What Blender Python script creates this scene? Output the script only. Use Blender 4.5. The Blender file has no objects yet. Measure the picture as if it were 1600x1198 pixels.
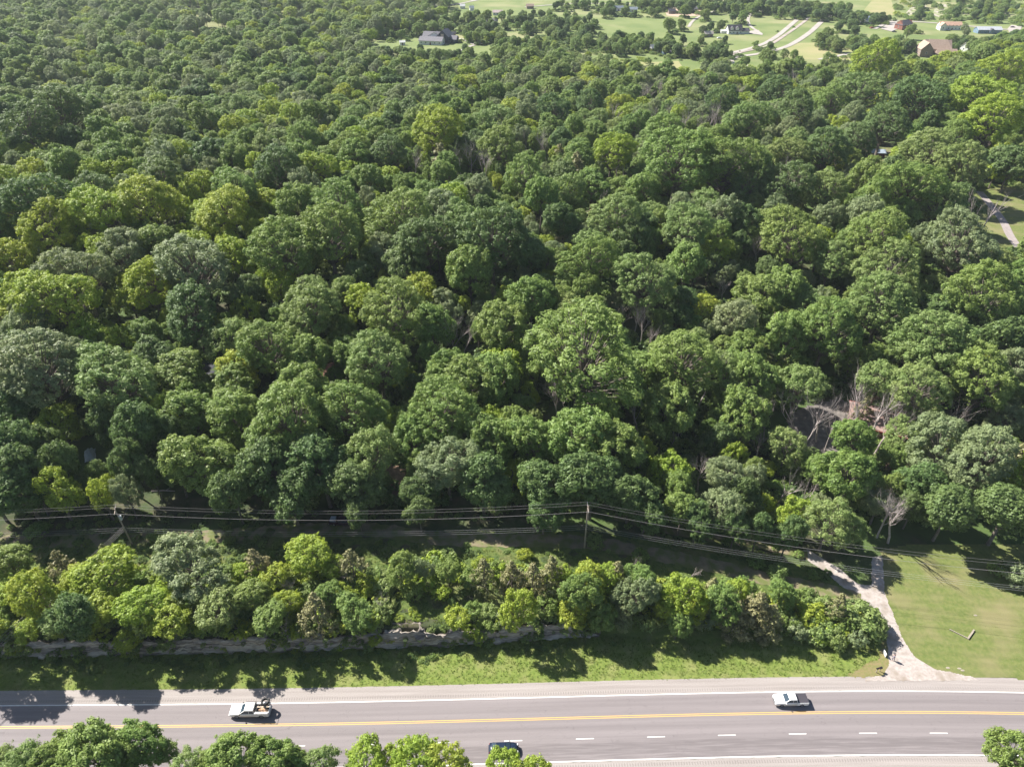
import bpy, bmesh, math, random
import numpy as np
from mathutils import Vector, Matrix
R_ = math.radians
S = bpy.context.scene
# ------------------------------------------------------------------ camera, sky, sun, exposure
CAM_Z, PITCH, FPX = 117.0, 35.0, 1080.0
cd = bpy.data.cameras.new('camera'); cam = bpy.data.objects.new('camera', cd)
S.collection.objects.link(cam); S.camera = cam
cam.location = (0, 0, CAM_Z); cam.rotation_euler = (R_(90 - PITCH), 0, 0)
cd.sensor_width = 36.0; cd.lens = 36.0 * FPX / 1600.0
cd.clip_start = 1.0; cd.clip_end = 6000.0
SUN_EL, SUN_AZ = 43.0, -56.0          # azimuth from +Y towards +X
W = bpy.data.worlds.new('World'); S.world = W; W.use_nodes = True
nt = W.node_tree; bg = nt.nodes['Background']
sky = nt.nodes.new('ShaderNodeTexSky'); sky.sky_type = 'NISHITA'; sky.sun_disc = False
sky.sun_elevation = R_(SUN_EL); sky.sun_rotation = R_(SUN_AZ); sky.altitude = 200
nt.links.new(sky.outputs[0], bg.inputs[0]); bg.inputs[1].default_value = 0.055
sd = bpy.data.lights.new('sun', 'SUN'); so = bpy.data.objects.new('sun', sd); S.collection.objects.link(so)
sd.energy = 5.0; sd.angle = R_(0.5); sd.color = (1.0, 0.955, 0.88)
sv = Vector((math.sin(R_(SUN_AZ)) * math.cos(R_(SUN_EL)), math.cos(R_(SUN_AZ)) * math.cos(R_(SUN_EL)), math.sin(R_(SUN_EL))))
so.rotation_euler = (-sv).to_track_quat('-Z', 'Y').to_euler(); so.location = (-150, 100, 200)
S.view_settings.view_transform = 'Standard'; S.view_settings.look = 'None'
S.view_settings.exposure = 1.23; S.view_settings.gamma = 1.0
C = S.collection
rng = np.random.default_rng(7); random.seed(7)

# ------------------------------------------------------------------ terrain height and pixel <-> ground helpers
def sst(a, b, x):
    t = np.clip((np.asarray(x, float) - a) / (b - a), 0, 1); return t * t * (3 - 2 * t)
CLX = [-200, -97, -72, -48, -28, -12, 5, 12, 20, 60, 200]
CLY = [77.5, 77.8, 78.3, 78.9, 79.7, 80.2, 81.6, 82.2, 82.0, 80.0, 80.0]
def H(x, y):
    x = np.asarray(x, float); y = np.asarray(y, float)
    cy = np.interp(x, CLX, CLY)
    hp = 3.7 * (1 - sst(12, 56, x))
    wd = np.interp(x, [-200, 10, 22, 60], [1.0, 1.0, 6.0, 10.0])
    z = hp * sst(0, 1, (y - cy - 0.1) / wd)
    rise = 13.0 * sst(125, 245, y) * (1 - sst(300, 500, y))
    z = z * (1 - sst(200, 480, y)) + rise + 2.0 * sst(250, 480, y)
    z = z - 14.0 * np.exp(-(((x + 345) / 75) ** 2 + ((y - 500) / 70) ** 2)) * (y < 900)
    return z
cp, sp_ = math.cos(R_(PITCH)), math.sin(R_(PITCH))
def ray(px, py):
    a = (px - 800) / FPX; b = (599 - py) / FPX
    return (a, cp + b * sp_, -sp_ + b * cp)
def G(px, py, h=0.0):
    """world point on the ground (or h metres above it) that shows at photo pixel px, py"""
    d = ray(px, py)
    t = np.concatenate([np.linspace(70, 400, 900), np.linspace(400.5, 3200, 2500)])
    x = d[0] * t; y = d[1] * t; z = CAM_Z + d[2] * t
    f = z - (H(x, y) + h)
    i = int(np.argmax(f < 0)); i = max(i, 1)
    k = f[i - 1] / (f[i - 1] - f[i] + 1e-9)
    tt = t[i - 1] + k * (t[i] - t[i - 1])
    return Vector((d[0] * tt, d[1] * tt, CAM_Z + d[2] * tt))
def P(x, y, z):
    """project world point (arrays ok) to photo pixels and depth"""
    dz = z - CAM_Z
    dep = y * cp - dz * sp_
    up = y * sp_ + dz * cp
    return 800 + FPX * x / dep, 599 - FPX * up / dep, dep
def inpoly(px, py, poly):
    px = np.asarray(px, float); py = np.asarray(py, float)
    r = np.zeros(px.shape, bool); n = len(poly)
    for i in range(n):
        x1, y1 = poly[i]; x2, y2 = poly[(i + 1) % n]
        if y1 == y2: continue
        c = ((y1 > py) != (y2 > py)) & (px < (x2 - x1) * (py - y1) / (y2 - y1) + x1)
        r ^= c
    return r

# ------------------------------------------------------------------ materials
def mat(name, col, rough=0.8, col2=None, scale=4.0, bump=0.0, metal=0.0, coord='Object', detail=5.0, bscale=None, spec=0.3, lo=0.35, hi=0.65, col3=None, scale3=0.3, strength3=(0.45, 0.6)):
    m = bpy.data.materials.new(name); m.use_nodes = True; n = m.node_tree; p = n.nodes['Principled BSDF']
    p.inputs['Base Color'].default_value = (*col, 1); p.inputs['Roughness'].default_value = rough
    p.inputs['Metallic'].default_value = metal; p.inputs['Specular IOR Level'].default_value = spec
    tc = n.nodes.new('ShaderNodeTexCoord')
    if col2:
        nz = n.nodes.new('ShaderNodeTexNoise'); nz.inputs['Scale'].default_value = scale; nz.inputs['Detail'].default_value = detail
        n.links.new(tc.outputs[coord], nz.inputs['Vector'])
        rp = n.nodes.new('ShaderNodeMapRange'); rp.inputs[1].default_value = lo; rp.inputs[2].default_value = hi
        n.links.new(nz.outputs['Fac'], rp.inputs[0])
        mx = n.nodes.new('ShaderNodeMix'); mx.data_type = 'RGBA'
        mx.inputs[6].default_value = (*col, 1); mx.inputs[7].default_value = (*col2, 1)
        n.links.new(rp.outputs[0], mx.inputs[0]); last = mx.outputs[2]
        if col3:
            n3 = n.nodes.new('ShaderNodeTexNoise'); n3.inputs['Scale'].default_value = scale3; n3.inputs['Detail'].default_value = 6
            n.links.new(tc.outputs[coord], n3.inputs['Vector'])
            r3 = n.nodes.new('ShaderNodeMapRange'); r3.inputs[1].default_value = strength3[0]; r3.inputs[2].default_value = strength3[1]
            n.links.new(n3.outputs['Fac'], r3.inputs[0])
            m3 = n.nodes.new('ShaderNodeMix'); m3.data_type = 'RGBA'; m3.inputs[7].default_value = (*col3, 1)
            n.links.new(r3.outputs[0], m3.inputs[0]); n.links.new(last, m3.inputs[6]); last = m3.outputs[2]
        n.links.new(last, p.inputs['Base Color'])
    if bump:
        nb = n.nodes.new('ShaderNodeTexNoise'); nb.inputs['Scale'].default_value = bscale or scale * 2; nb.inputs['Detail'].default_value = 6
        n.links.new(tc.outputs[coord], nb.inputs['Vector'])
        bp = n.nodes.new('ShaderNodeBump'); bp.inputs['Strength'].default_value = 1.0; bp.inputs['Distance'].default_value = bump
        n.links.new(nb.outputs['Fac'], bp.inputs['Height']); n.links.new(bp.outputs[0], p.inputs['Normal'])
    return m

def leafmat(name, a, b, c=None, trans=0.36, nscale=0.45):
    """two foliage colours mixed per tree, a third in patches inside the crown"""
    m = bpy.data.materials.new(name); m.use_nodes = True; n = m.node_tree; N = n.nodes; L = n.links
    p = N['Principled BSDF']; out = N['Material Output']
    oi = N.new('ShaderNodeObjectInfo'); mx = N.new('ShaderNodeMix'); mx.data_type = 'RGBA'
    mx.inputs[6].default_value = (*a, 1); mx.inputs[7].default_value = (*b, 1); L.new(oi.outputs['Random'], mx.inputs[0])
    tc = N.new('ShaderNodeTexCoord'); nz = N.new('ShaderNodeTexNoise'); nz.inputs['Scale'].default_value = nscale; nz.inputs['Detail'].default_value = 4
    L.new(tc.outputs['Object'], nz.inputs['Vector'])
    rp = N.new('ShaderNodeMapRange'); rp.inputs[1].default_value = 0.4; rp.inputs[2].default_value = 0.65; L.new(nz.outputs['Fac'], rp.inputs[0])
    m2 = N.new('ShaderNodeMix'); m2.data_type = 'RGBA'; cc = c or tuple(min(1, v * 1.3) for v in b)
    m2.inputs[7].default_value = (*cc, 1); L.new(mx.outputs[2], m2.inputs[6])
    ml = N.new('ShaderNodeMath'); ml.operation = 'MULTIPLY'; ml.inputs[1].default_value = 0.75; L.new(rp.outputs[0], ml.inputs[0]); L.new(ml.outputs[0], m2.inputs[0])
    isl = N.new('ShaderNodeNewGeometry')
    hs = N.new('ShaderNodeHueSaturation'); vr = N.new('ShaderNodeMapRange'); vr.inputs[3].default_value = 0.7; vr.inputs[4].default_value = 1.3
    L.new(isl.outputs['Random Per Island'], vr.inputs[0]); L.new(vr.outputs[0], hs.inputs['Value'])
    hr = N.new('ShaderNodeMath'); hr.operation = 'MULTIPLY_ADD'; hr.inputs[1].default_value = 0.022; hr.inputs[2].default_value = 0.492
    fr = N.new('ShaderNodeMath'); fr.operation = 'FRACT'; m7 = N.new('ShaderNodeMath'); m7.operation = 'MULTIPLY'; m7.inputs[1].default_value = 7.31
    L.new(oi.outputs['Random'], m7.inputs[0]); L.new(m7.outputs[0], fr.inputs[0]); L.new(fr.outputs[0], hr.inputs[0]); L.new(hr.outputs[0], hs.inputs['Hue'])
    L.new(m2.outputs[2], hs.inputs['Color']); L.new(hs.outputs[0], p.inputs['Base Color'])
    p.inputs['Roughness'].default_value = 0.55; p.inputs['Specular IOR Level'].default_value = 0.35
    tr = N.new('ShaderNodeBsdfTranslucent'); hs2 = N.new('ShaderNodeHueSaturation'); hs2.inputs['Value'].default_value = 1.5
    L.new(hs.outputs[0], hs2.inputs['Color']); L.new(hs2.outputs[0], tr.inputs['Color'])
    ms = N.new('ShaderNodeMixShader'); ms.inputs[0].default_value = trans
    L.new(p.outputs[0], ms.inputs[1]); L.new(tr.outputs[0], ms.inputs[2]); L.new(ms.outputs[0], out.inputs['Surface'])
    return m

M = {}
M['oak'] = leafmat('leaf_dark_green', (0.100, 0.165, 0.050), (0.140, 0.202, 0.064), (0.175, 0.240, 0.072))
M['maple'] = leafmat('leaf_mid_green', (0.160, 0.242, 0.058), (0.212, 0.286, 0.074), (0.250, 0.320, 0.080))
M['locust'] = leafmat('leaf_yellow_green', (0.285, 0.360, 0.042), (0.345, 0.390, 0.052), (0.250, 0.330, 0.056))
M['silver'] = leafmat('leaf_grey_green', (0.200, 0.252, 0.122), (0.238, 0.282, 0.138), (0.265, 0.305, 0.130))
M['hack'] = leafmat('leaf_pale_green', (0.215, 0.286, 0.088), (0.270, 0.320, 0.110), (0.185, 0.265, 0.074))
M['cedar'] = leafmat('leaf_olive', (0.175, 0.186, 0.072), (0.220, 0.205, 0.096), trans=0.15)
M['bark'] = mat('bark', (0.13, 0.105, 0.085), 0.9, (0.22, 0.19, 0.165), 3.0, 0.02)
M['dead'] = mat('dead_wood', (0.36, 0.30, 0.285), 0.85, (0.48, 0.42, 0.40), 2.0)
M['moss'] = mat('mossy_wood', (0.25, 0.22, 0.18), 0.9, (0.17, 0.22, 0.04), 1.2)
M['floor'] = mat('forest_floor', (0.040, 0.058, 0.022), 0.95, (0.085, 0.078, 0.045), 0.35, 0.1, bscale=1.5, col3=(0.07, 0.11, 0.03), scale3=0.05)
M['asphalt'] = None
M['white'] = mat('white_paint', (0.80, 0.80, 0.79), 0.35, spec=0.5)
M['black'] = mat('black_plastic', (0.02, 0.02, 0.022), 0.5)
M['glass'] = mat('car_glass', (0.03, 0.05, 0.07), 0.08, spec=0.8)
M['tyre'] = mat('rubber', (0.02, 0.02, 0.02), 0.8)
M['chrome'] = mat('steel', (0.5, 0.5, 0.52), 0.3, metal=0.9)
M['navy'] = mat('dark_blue_paint', (0.012, 0.022, 0.045), 0.22, spec=0.6)
M['maroon'] = mat('dark_plum_paint', (0.05, 0.022, 0.045), 0.3, spec=0.5)
M['headlamp'] = mat('headlamp', (0.9, 0.9, 0.9), 0.1, spec=0.8)
M['red'] = mat('red_lens', (0.35, 0.02, 0.02), 0.3)

# ------------------------------------------------------------------ object helpers
def tag(o, label=None, cat=None, group=None, kind=None):
    if label: o['label'] = label
    if cat: o['category'] = cat
    if group: o['group'] = group
    if kind: o['kind'] = kind
    return o
def link(name, me, parent=None, loc=None):
    o = bpy.data.objects.new(name, me); C.objects.link(o)
    if parent is not None: o.parent = parent
    if loc is not None: o.location = loc
    return o
def empty(name, loc=(0, 0, 0), rz=0.0):
    o = bpy.data.objects.new(name, None); C.objects.link(o); o.location = loc; o.rotation_euler = (0, 0, rz)
    o.empty_display_size = 0.5; return o
def npmesh(name, V, F, m, smooth=False, uv=None):
    """V (n,3), F (k,4) or (k,3) arrays"""
    V = np.asarray(V, np.float32); F = np.asarray(F, np.int32); k, q = F.shape
    me = bpy.data.meshes.new(name)
    me.vertices.add(len(V)); me.vertices.foreach_set('co', V.ravel())
    me.loops.add(k * q); me.loops.foreach_set('vertex_index', F.ravel())
    me.polygons.add(k); me.polygons.foreach_set('loop_start', np.arange(0, k * q, q, dtype=np.int32))
    me.polygons.foreach_set('loop_total', np.full(k, q, np.int32))
    if smooth: me.polygons.foreach_set('use_smooth', np.ones(k, bool))
    me.materials.append(m)
    if uv is not None:
        l = me.uv_layers.new(name='UVMap'); l.data.foreach_set('uv', np.asarray(uv, np.float32)[F.ravel()].ravel())
    me.update(calc_edges=True); return me
class MB:
    def __init__(s): s.v = []; s.f = []
    def add(s, vs, fs):
        b = len(s.v); s.v += [tuple(v) for v in vs]; s.f += [tuple(i + b for i in f) for f in fs]; return s
    def box(s, c, d, rz=0.0, taper=1.0):
        x, y, z = c; a, b, h = d[0] / 2, d[1] / 2, d[2] / 2; cs, sn = math.cos(rz), math.sin(rz); vs = []
        for k, t in ((-h, 1.0), (h, taper)):
            for u, w in ((-a, -b), (a, -b), (a, b), (-a, b)):
                u *= t; w *= t; vs.append((x + u * cs - w * sn, y + u * sn + w * cs, z + k))
        return s.add(vs, [(3, 2, 1, 0), (4, 5, 6, 7), (0, 1, 5, 4), (1, 2, 6, 5), (2, 3, 7, 6), (3, 0, 4, 7)])
    def tube(s, pts, rad, n=6, cap=True):
        pts = [Vector(p) for p in pts]; rad = rad if hasattr(rad, '__len__') else [rad] * len(pts); vs = []; fs = []
        for i, p in enumerate(pts):
            t = (pts[min(i + 1, len(pts) - 1)] - pts[max(i - 1, 0)]).normalized()
            a = t.cross(Vector((0.13, 0.31, 0.94)) if abs(t.z) < 0.9 else Vector((1, 0, 0))).normalized(); b = t.cross(a)
            for k in range(n):
                th = 2 * math.pi * k / n; vs.append(p + (a * math.cos(th) + b * math.sin(th)) * rad[i])
        for i in range(len(pts) - 1):
            for k in range(n): fs.append((i * n + k, i * n + (k + 1) % n, (i + 1) * n + (k + 1) % n, (i + 1) * n + k))
        if cap: fs.append(tuple(range(n - 1, -1, -1))); fs.append(tuple((len(pts) - 1) * n + k for k in range(n)))
        return s.add(vs, fs)
    def ball(s, c, r, nu=8, nv=6, sc=(1, 1, 1)):
        vs = []; fs = []
        for j in range(nv + 1):
            ph = math.pi * j / nv
            for i in range(nu):
                th = 2 * math.pi * i / nu
                vs.append((c[0] + r * sc[0] * math.sin(ph) * math.cos(th), c[1] + r * sc[1] * math.sin(ph) * math.sin(th), c[2] + r * sc[2] * math.cos(ph)))
        for j in range(nv):
            for i in range(nu): fs.append((j * nu + i, (j + 1) * nu + i, (j + 1) * nu + (i + 1) % nu, j * nu + (i + 1) % nu))
        return s.add(vs, fs)
    def prism(s, prof, y0, y1):
        n = len(prof); vs = [(p[0], y0, p[1]) for p in prof] + [(p[0], y1, p[1]) for p in prof]
        fs = [tuple(range(n)), tuple(range(2 * n - 1, n - 1, -1))] + [(i, i + n, (i + 1) % n + n, (i + 1) % n) for i in range(n)]
        return s.add(vs, fs)
    def loft(s, rings):
        n = len(rings[0]); vs = [p for r in rings for p in r]; fs = []
        for j in range(len(rings) - 1):
            for i in range(n): fs.append((j * n + i, j * n + (i + 1) % n, (j + 1) * n + (i + 1) % n, (j + 1) * n + i))
        fs.append(tuple(range(n - 1, -1, -1))); fs.append(tuple((len(rings) - 1) * n + i for i in range(n)))
        return s.add(vs, fs)
    def mesh(s, name, m, smooth=False):
        me = bpy.data.meshes.new(name); me.from_pydata(s.v, [], s.f); me.materials.append(m)
        if smooth:
            for p in me.polygons: p.use_smooth = True
        bm = bmesh.new(); bm.from_mesh(me); bmesh.ops.recalc_face_normals(bm, faces=bm.faces); bm.to_mesh(me); bm.free()
        return me
    def build(s, name, m, parent=None, smooth=False, loc=None):
        return link(name, s.mesh(name, m, smooth), parent, loc)

# ------------------------------------------------------------------ ground sheet
def ticks(a, b, s): return list(np.arange(a, b, s))
xs = ticks(-1600, -400, 100) + ticks(-400, -120, 8) + ticks(-120, 130, 1.0) + ticks(130, 420, 8) + ticks(420, 1601, 100)
ys = ticks(-60, 40, 10) + ticks(40, 90, 0.5) + ticks(90, 180, 1.0) + ticks(180, 620, 6) + ticks(620, 2200, 120)
gx, gy = np.meshgrid(np.array(xs), np.array(ys)); gz = H(gx, gy)
gz = gz + np.where((gy > 84) & (gy < 200), 0.10 * np.sin(gx * 0.9 + gy * 0.5) * np.sin(gy * 1.1 - gx * 0.3), 0) * (gx < 30)
nx, ny = len(xs), len(ys); ii = np.arange(nx * ny).reshape(ny, nx)
F = np.stack([ii[:-1, :-1], ii[:-1, 1:], ii[1:, 1:], ii[1:, :-1]], -1).reshape(-1, 4)
ground = link('ground', npmesh('ground', np.stack([gx, gy, gz], -1).reshape(-1, 3), F, M['floor'], True)); tag(ground, kind='structure')

def drape(name, polypx, m, off=0.04, step=0.5, kind='structure', hgt=0.0, jit=0.0):
    w = [G(*p) for p in polypx]; pl = [(p.x, p.y) for p in w]
    x0, x1 = min(p[0] for p in pl), max(p[0] for p in pl); y0, y1 = min(p[1] for p in pl), max(p[1] for p in pl)
    X = np.arange(x0 - step, x1 + 2 * step, step); Y = np.arange(y0 - step, y1 + 2 * step, step)
    cx, cy = np.meshgrid((X[:-1] + X[1:]) / 2, (Y[:-1] + Y[1:]) / 2)
    jx = cx + jit * np.sin(cy * 1.7 + cx) + jit * 0.6 * np.sin(cy * 4.1); jy = cy + jit * np.sin(cx * 1.3) + jit * 0.6 * np.sin(cx * 3.7 + 1)
    keep = inpoly(jx, jy, pl)
    vx, vy = np.meshgrid(X, Y); vz = H(vx, vy) + off
    idx = np.arange(vx.size).reshape(vx.shape)
    f = np.stack([idx[:-1, :-1], idx[:-1, 1:], idx[1:, 1:], idx[1:, :-1]], -1)[keep]
    used = np.unique(f); re = np.zeros(vx.size, int); re[used] = np.arange(len(used))
    V = np.stack([vx, vy, vz], -1).reshape(-1, 3)[used]
    o = link(name, npmesh(name, V, re[f], m, True)); tag(o, kind=kind); return o
def ribbon(name, pts, half, m, off=0.04, step=1.0, kind='structure', px=True, zfn=None, jit=0.0):
    """strip along a polyline; half is a number or (left, right) offsets; UV = metres along and across"""
    w = [G(*p) if px else Vector((p[0], p[1], 0)) for p in pts]
    q = []
    for i in range(len(w) - 1):
        p0 = w[max(i - 1, 0)]; p1 = w[i]; p2 = w[i + 1]; p3 = w[min(i + 2, len(w) - 1)]
        n = max(2, int((p2 - p1).length / step))
        for k in range(n):
            t = k / n
            q.append(0.5 * ((2 * p1) + (p2 - p0) * t + (2 * p0 - 5 * p1 + 4 * p2 - p3) * t * t + (3 * p1 - p0 - 3 * p2 + p3) * t ** 3))
    q.append(w[-1]); a = np.array([(p.x, p.y) for p in q])
    tn = np.gradient(a, axis=0); tn /= np.linalg.norm(tn, axis=1)[:, None]; nr = np.stack([-tn[:, 1], tn[:, 0]], 1)
    l, r = half if hasattr(half, '__len__') else (half, -half)
    s = np.concatenate([[0], np.cumsum(np.linalg.norm(np.diff(a, axis=0), axis=1))])
    ncr = 5; V = []; UV = []
    for j in range(ncr):
        o = r + (l - r) * j / (ncr - 1)
        jj = jit * (np.sin(s * 1.3 + j) + np.sin(s * 3.1)) * 0.5 if j in (0, ncr - 1) else 0
        pt = a + nr * (o + jj if not np.isscalar(jj) else np.full(len(s), o))[:, None]
        z = (H(pt[:, 0], pt[:, 1]) if zfn is None else zfn(pt[:, 0], pt[:, 1])) + off
        V.append(np.column_stack([pt, z])); UV.append(np.column_stack([s, np.full(len(s), o)]))
    n = len(a); V = np.concatenate(V); UV = np.concatenate(UV); fs = []
    for j in range(ncr - 1):
        i = np.arange(n - 1); fs.append(np.stack([j * n + i, j * n + i + 1, (j + 1) * n + i + 1, (j + 1) * n + i], 1))
    o = link(name, npmesh(name, V, np.concatenate(fs), m, True, UV)); tag(o, kind=kind); return o

# ------------------------------------------------------------------ highway
edge_px = [(-260, 1107), (0, 1102), (250, 1100.5), (500, 1096.5), (700, 1092.5), (900, 1088.3), (1100, 1083), (1300, 1079), (1400, 1078.6), (1500, 1080), (1600, 1082.5), (1850, 1091)]
flat0 = lambda x, y: np.zeros_like(np.asarray(x, float))
edge = [G(*p) for p in edge_px]
EX = np.array([p.x for p in edge]); EY = np.array([p.y for p in edge])
co = np.polyfit(EX, EY, 5)
ex = np.linspace(EX.min() - 20, EX.max() + 20, 160); ey = np.polyval(co, np.clip(ex, EX.min(), EX.max()))
line = list(zip(ex, ey))
def asphalt_mat():
    m = bpy.data.materials.new('asphalt'); m.use_nodes = True; n = m.node_tree; N = n.nodes; L = n.links; p = N['Principled BSDF']
    uv = N.new('ShaderNodeUVMap'); sx = N.new('ShaderNodeSeparateXYZ'); L.new(uv.outputs[0], sx.inputs[0])
    # wear bands across the lanes: cosine in the across-road coordinate
    mm = N.new('ShaderNodeMath'); mm.operation = 'MULTIPLY'; mm.inputs[1].default_value = 2 * math.pi / 3.62; L.new(sx.outputs[1], mm.inputs[0])
    cs = N.new('ShaderNodeMath'); cs.operation = 'COSINE'; L.new(mm.outputs[0], cs.inputs[0])
    mp = N.new('ShaderNodeMapping'); mp.inputs['Scale'].default_value = (0.02, 1.3, 1); L.new(uv.outputs[0], mp.inputs[0])
    nz = N.new('ShaderNodeTexNoise'); nz.inputs['Scale'].default_value = 1.0; nz.inputs['Detail'].default_value = 5; L.new(mp.outputs[0], nz.inputs['Vector'])
    n2 = N.new('ShaderNodeTexNoise'); n2.inputs['Scale'].default_value = 9.0; n2.inputs['Detail'].default_value = 6; L.new(uv.outputs[0], n2.inputs['Vector'])
    a = N.new('ShaderNodeMath'); a.operation = 'MULTIPLY_ADD'; a.inputs[1].default_value = 0.09; a.inputs[2].default_value = 0.5; L.new(cs.outputs[0], a.inputs[0])
    b = N.new('ShaderNodeMath'); b.operation = 'MULTIPLY_ADD'; b.inputs[1].default_value = 1.15; b.inputs[2].default_value = -0.57; L.new(nz.outputs[0], b.inputs[0])
    c = N.new('ShaderNodeMath'); c.operation = 'MULTIPLY_ADD'; c.inputs[1].default_value = 0.5; c.inputs[2].default_value = -0.25; L.new(n2.outputs[0], c.inputs[0])
    s1 = N.new('ShaderNodeMath'); L.new(a.outputs[0], s1.inputs[0]); L.new(b.outputs[0], s1.inputs[1])
    s2 = N.new('ShaderNodeMath'); L.new(s1.outputs[0], s2.inputs[0]); L.new(c.outputs[0], s2.inputs[1]); s2.use_clamp = True
    ln = N.new('ShaderNodeMapRange'); ln.inputs[1].default_value = -7.7; ln.inputs[2].default_value = -8.6; ln.inputs[3].default_value = 0.0; ln.inputs[4].default_value = 1.0; L.new(sx.outputs[1], ln.inputs[0])
    mq = N.new('ShaderNodeMapping'); mq.inputs['Scale'].default_value = (0.035, .8, 1); mq.inputs['Location'].default_value = (7, 3, 0); L.new(uv.outputs[0], mq.inputs[0])
    nq = N.new('ShaderNodeTexNoise'); nq.inputs['Detail'].default_value = 6; nq.inputs['Distortion'].default_value = .6; L.new(mq.outputs[0], nq.inputs['Vector'])
    rq = N.new('ShaderNodeMapRange'); rq.inputs[1].default_value = .38; rq.inputs[2].default_value = .56; rq.inputs[4].default_value = .42; L.new(nq.outputs[0], rq.inputs[0])
    pq = N.new('ShaderNodeMath'); pq.operation = 'MULTIPLY'; L.new(ln.outputs[0], pq.inputs[0]); L.new(rq.outputs[0], pq.inputs[1])
    vo = N.new('ShaderNodeTexVoronoi'); vo.feature = 'DISTANCE_TO_EDGE'; mv = N.new('ShaderNodeMapping'); mv.inputs['Scale'].default_value = (.07, .16, 1); L.new(uv.outputs[0], mv.inputs[0])
    nd = N.new('ShaderNodeTexNoise'); nd.inputs['Scale'].default_value = .8; L.new(uv.outputs[0], nd.inputs['Vector']); va = N.new('ShaderNodeVectorMath'); va.operation = 'MULTIPLY_ADD'; va.inputs[1].default_value = (.25, .25, 0); L.new(nd.outputs['Color'], va.inputs[0]); L.new(mv.outputs[0], va.inputs[2]); L.new(va.outputs[0], vo.inputs['Vector'])
    cq = N.new('ShaderNodeMath'); cq.operation = 'LESS_THAN'; cq.inputs[1].default_value = .006; L.new(vo.outputs['Distance'], cq.inputs[0])
    cm_ = N.new('ShaderNodeMath'); cm_.operation = 'MULTIPLY'; cm_.inputs[1].default_value = .35; L.new(cq.outputs[0], cm_.inputs[0])
    s3 = N.new('ShaderNodeMath'); s3.operation = 'SUBTRACT'; L.new(s2.outputs[0], s3.inputs[0]); L.new(pq.outputs[0], s3.inputs[1])
    s4 = N.new('ShaderNodeMath'); s4.operation = 'SUBTRACT'; s4.use_clamp = True; L.new(s3.outputs[0], s4.inputs[0]); L.new(cm_.outputs[0], s4.inputs[1]); s2 = s4
    mx = N.new('ShaderNodeMix'); mx.data_type = 'RGBA'; mx.inputs[6].default_value = (0.150, 0.131, 0.132, 1); mx.inputs[7].default_value = (0.255, 0.226, 0.226, 1)
    L.new(s2.outputs[0], mx.inputs[0]); L.new(mx.outputs[2], p.inputs['Base Color']); p.inputs['Roughness'].default_value = 0.85
    return m
def shoulder_mat(name, v0, v1):
    m = bpy.data.materials.new(name); m.use_nodes = True; n = m.node_tree; N = n.nodes; L = n.links; p = N['Principled BSDF']
    uv = N.new('ShaderNodeUVMap'); sx = N.new('ShaderNodeSeparateXYZ'); L.new(uv.outputs[0], sx.inputs[0])
    mp = N.new('ShaderNodeMapping'); mp.inputs['Scale'].default_value = (0.05, 1.5, 1); L.new(uv.outputs[0], mp.inputs[0])
    nz = N.new('ShaderNodeTexNoise'); nz.inputs['Scale'].default_value = 1.2; nz.inputs['Detail'].default_value = 6; L.new(mp.outputs[0], nz.inputs['Vector'])
    n2 = N.new('ShaderNodeTexNoise'); n2.inputs['Scale'].default_value = 6.0; n2.inputs['Detail'].default_value = 8; L.new(uv.outputs[0], n2.inputs['Vector'])
    ad = N.new('ShaderNodeMath'); L.new(nz.outputs[0], ad.inputs[0]); L.new(n2.outputs[0], ad.inputs[1])
    mr = N.new('ShaderNodeMapRange'); mr.inputs[1].default_value = 0.75; mr.inputs[2].default_value = 1.25; L.new(ad.outputs[0], mr.inputs[0])
    mx = N.new('ShaderNodeMix'); mx.data_type = 'RGBA'; mx.inputs[6].default_value = (0.245, 0.215, 0.20, 1); mx.inputs[7].default_value = (0.34, 0.305, 0.285, 1)
    L.new(mr.outputs[0], mx.inputs[0])
    # milled rumble strip: short grooves in a narrow band
    sn = N.new('ShaderNodeMath'); sn.operation = 'MULTIPLY'; sn.inputs[1].default_value = 2 * math.pi / 0.45; L.new(sx.outputs[0], sn.inputs[0])
    si = N.new('ShaderNodeMath'); si.operation = 'SINE'; L.new(sn.outputs[0], si.inputs[0])
    g1 = N.new('ShaderNodeMath'); g1.operation = 'GREATER_THAN'; g1.inputs[1].default_value = 0.2; L.new(si.outputs[0], g1.inputs[0])
    g2 = N.new('ShaderNodeMath'); g2.operation = 'GREATER_THAN'; g2.inputs[1].default_value = v0; L.new(sx.outputs[1], g2.inputs[0])
    g3 = N.new('ShaderNodeMath'); g3.operation = 'LESS_THAN'; g3.inputs[1].default_value = v1; L.new(sx.outputs[1], g3.inputs[0])
    q = N.new('ShaderNodeMath'); q.operation = 'MULTIPLY'; L.new(g1.outputs[0], q.inputs[0]); L.new(g2.outputs[0], q.inputs[1])
    q2 = N.new('ShaderNodeMath'); q2.operation = 'MULTIPLY'; L.new(q.outputs[0], q2.inputs[0]); L.new(g3.outputs[0], q2.inputs[1])
    q3 = N.new('ShaderNodeMath'); q3.operation = 'MULTIPLY'; q3.inputs[1].default_value = 0.45; L.new(q2.outputs[0], q3.inputs[0])
    m2 = N.new('ShaderNodeMix'); m2.data_type = 'RGBA'; m2.inputs[7].default_value = (0.15, 0.13, 0.125, 1); L.new(q3.outputs[0], m2.inputs[0]); L.new(mx.outputs[2], m2.inputs[6])
    L.new(m2.outputs[2], p.inputs['Base Color']); p.inputs['Roughness'].default_value = 0.9
    return m
M['asphalt'] = asphalt_mat()
paint = mat('road_paint_white', (0.72, 0.71, 0.68), 0.6, (0.55, 0.53, 0.51), 3.0, lo=0.5, hi=0.8)
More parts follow.
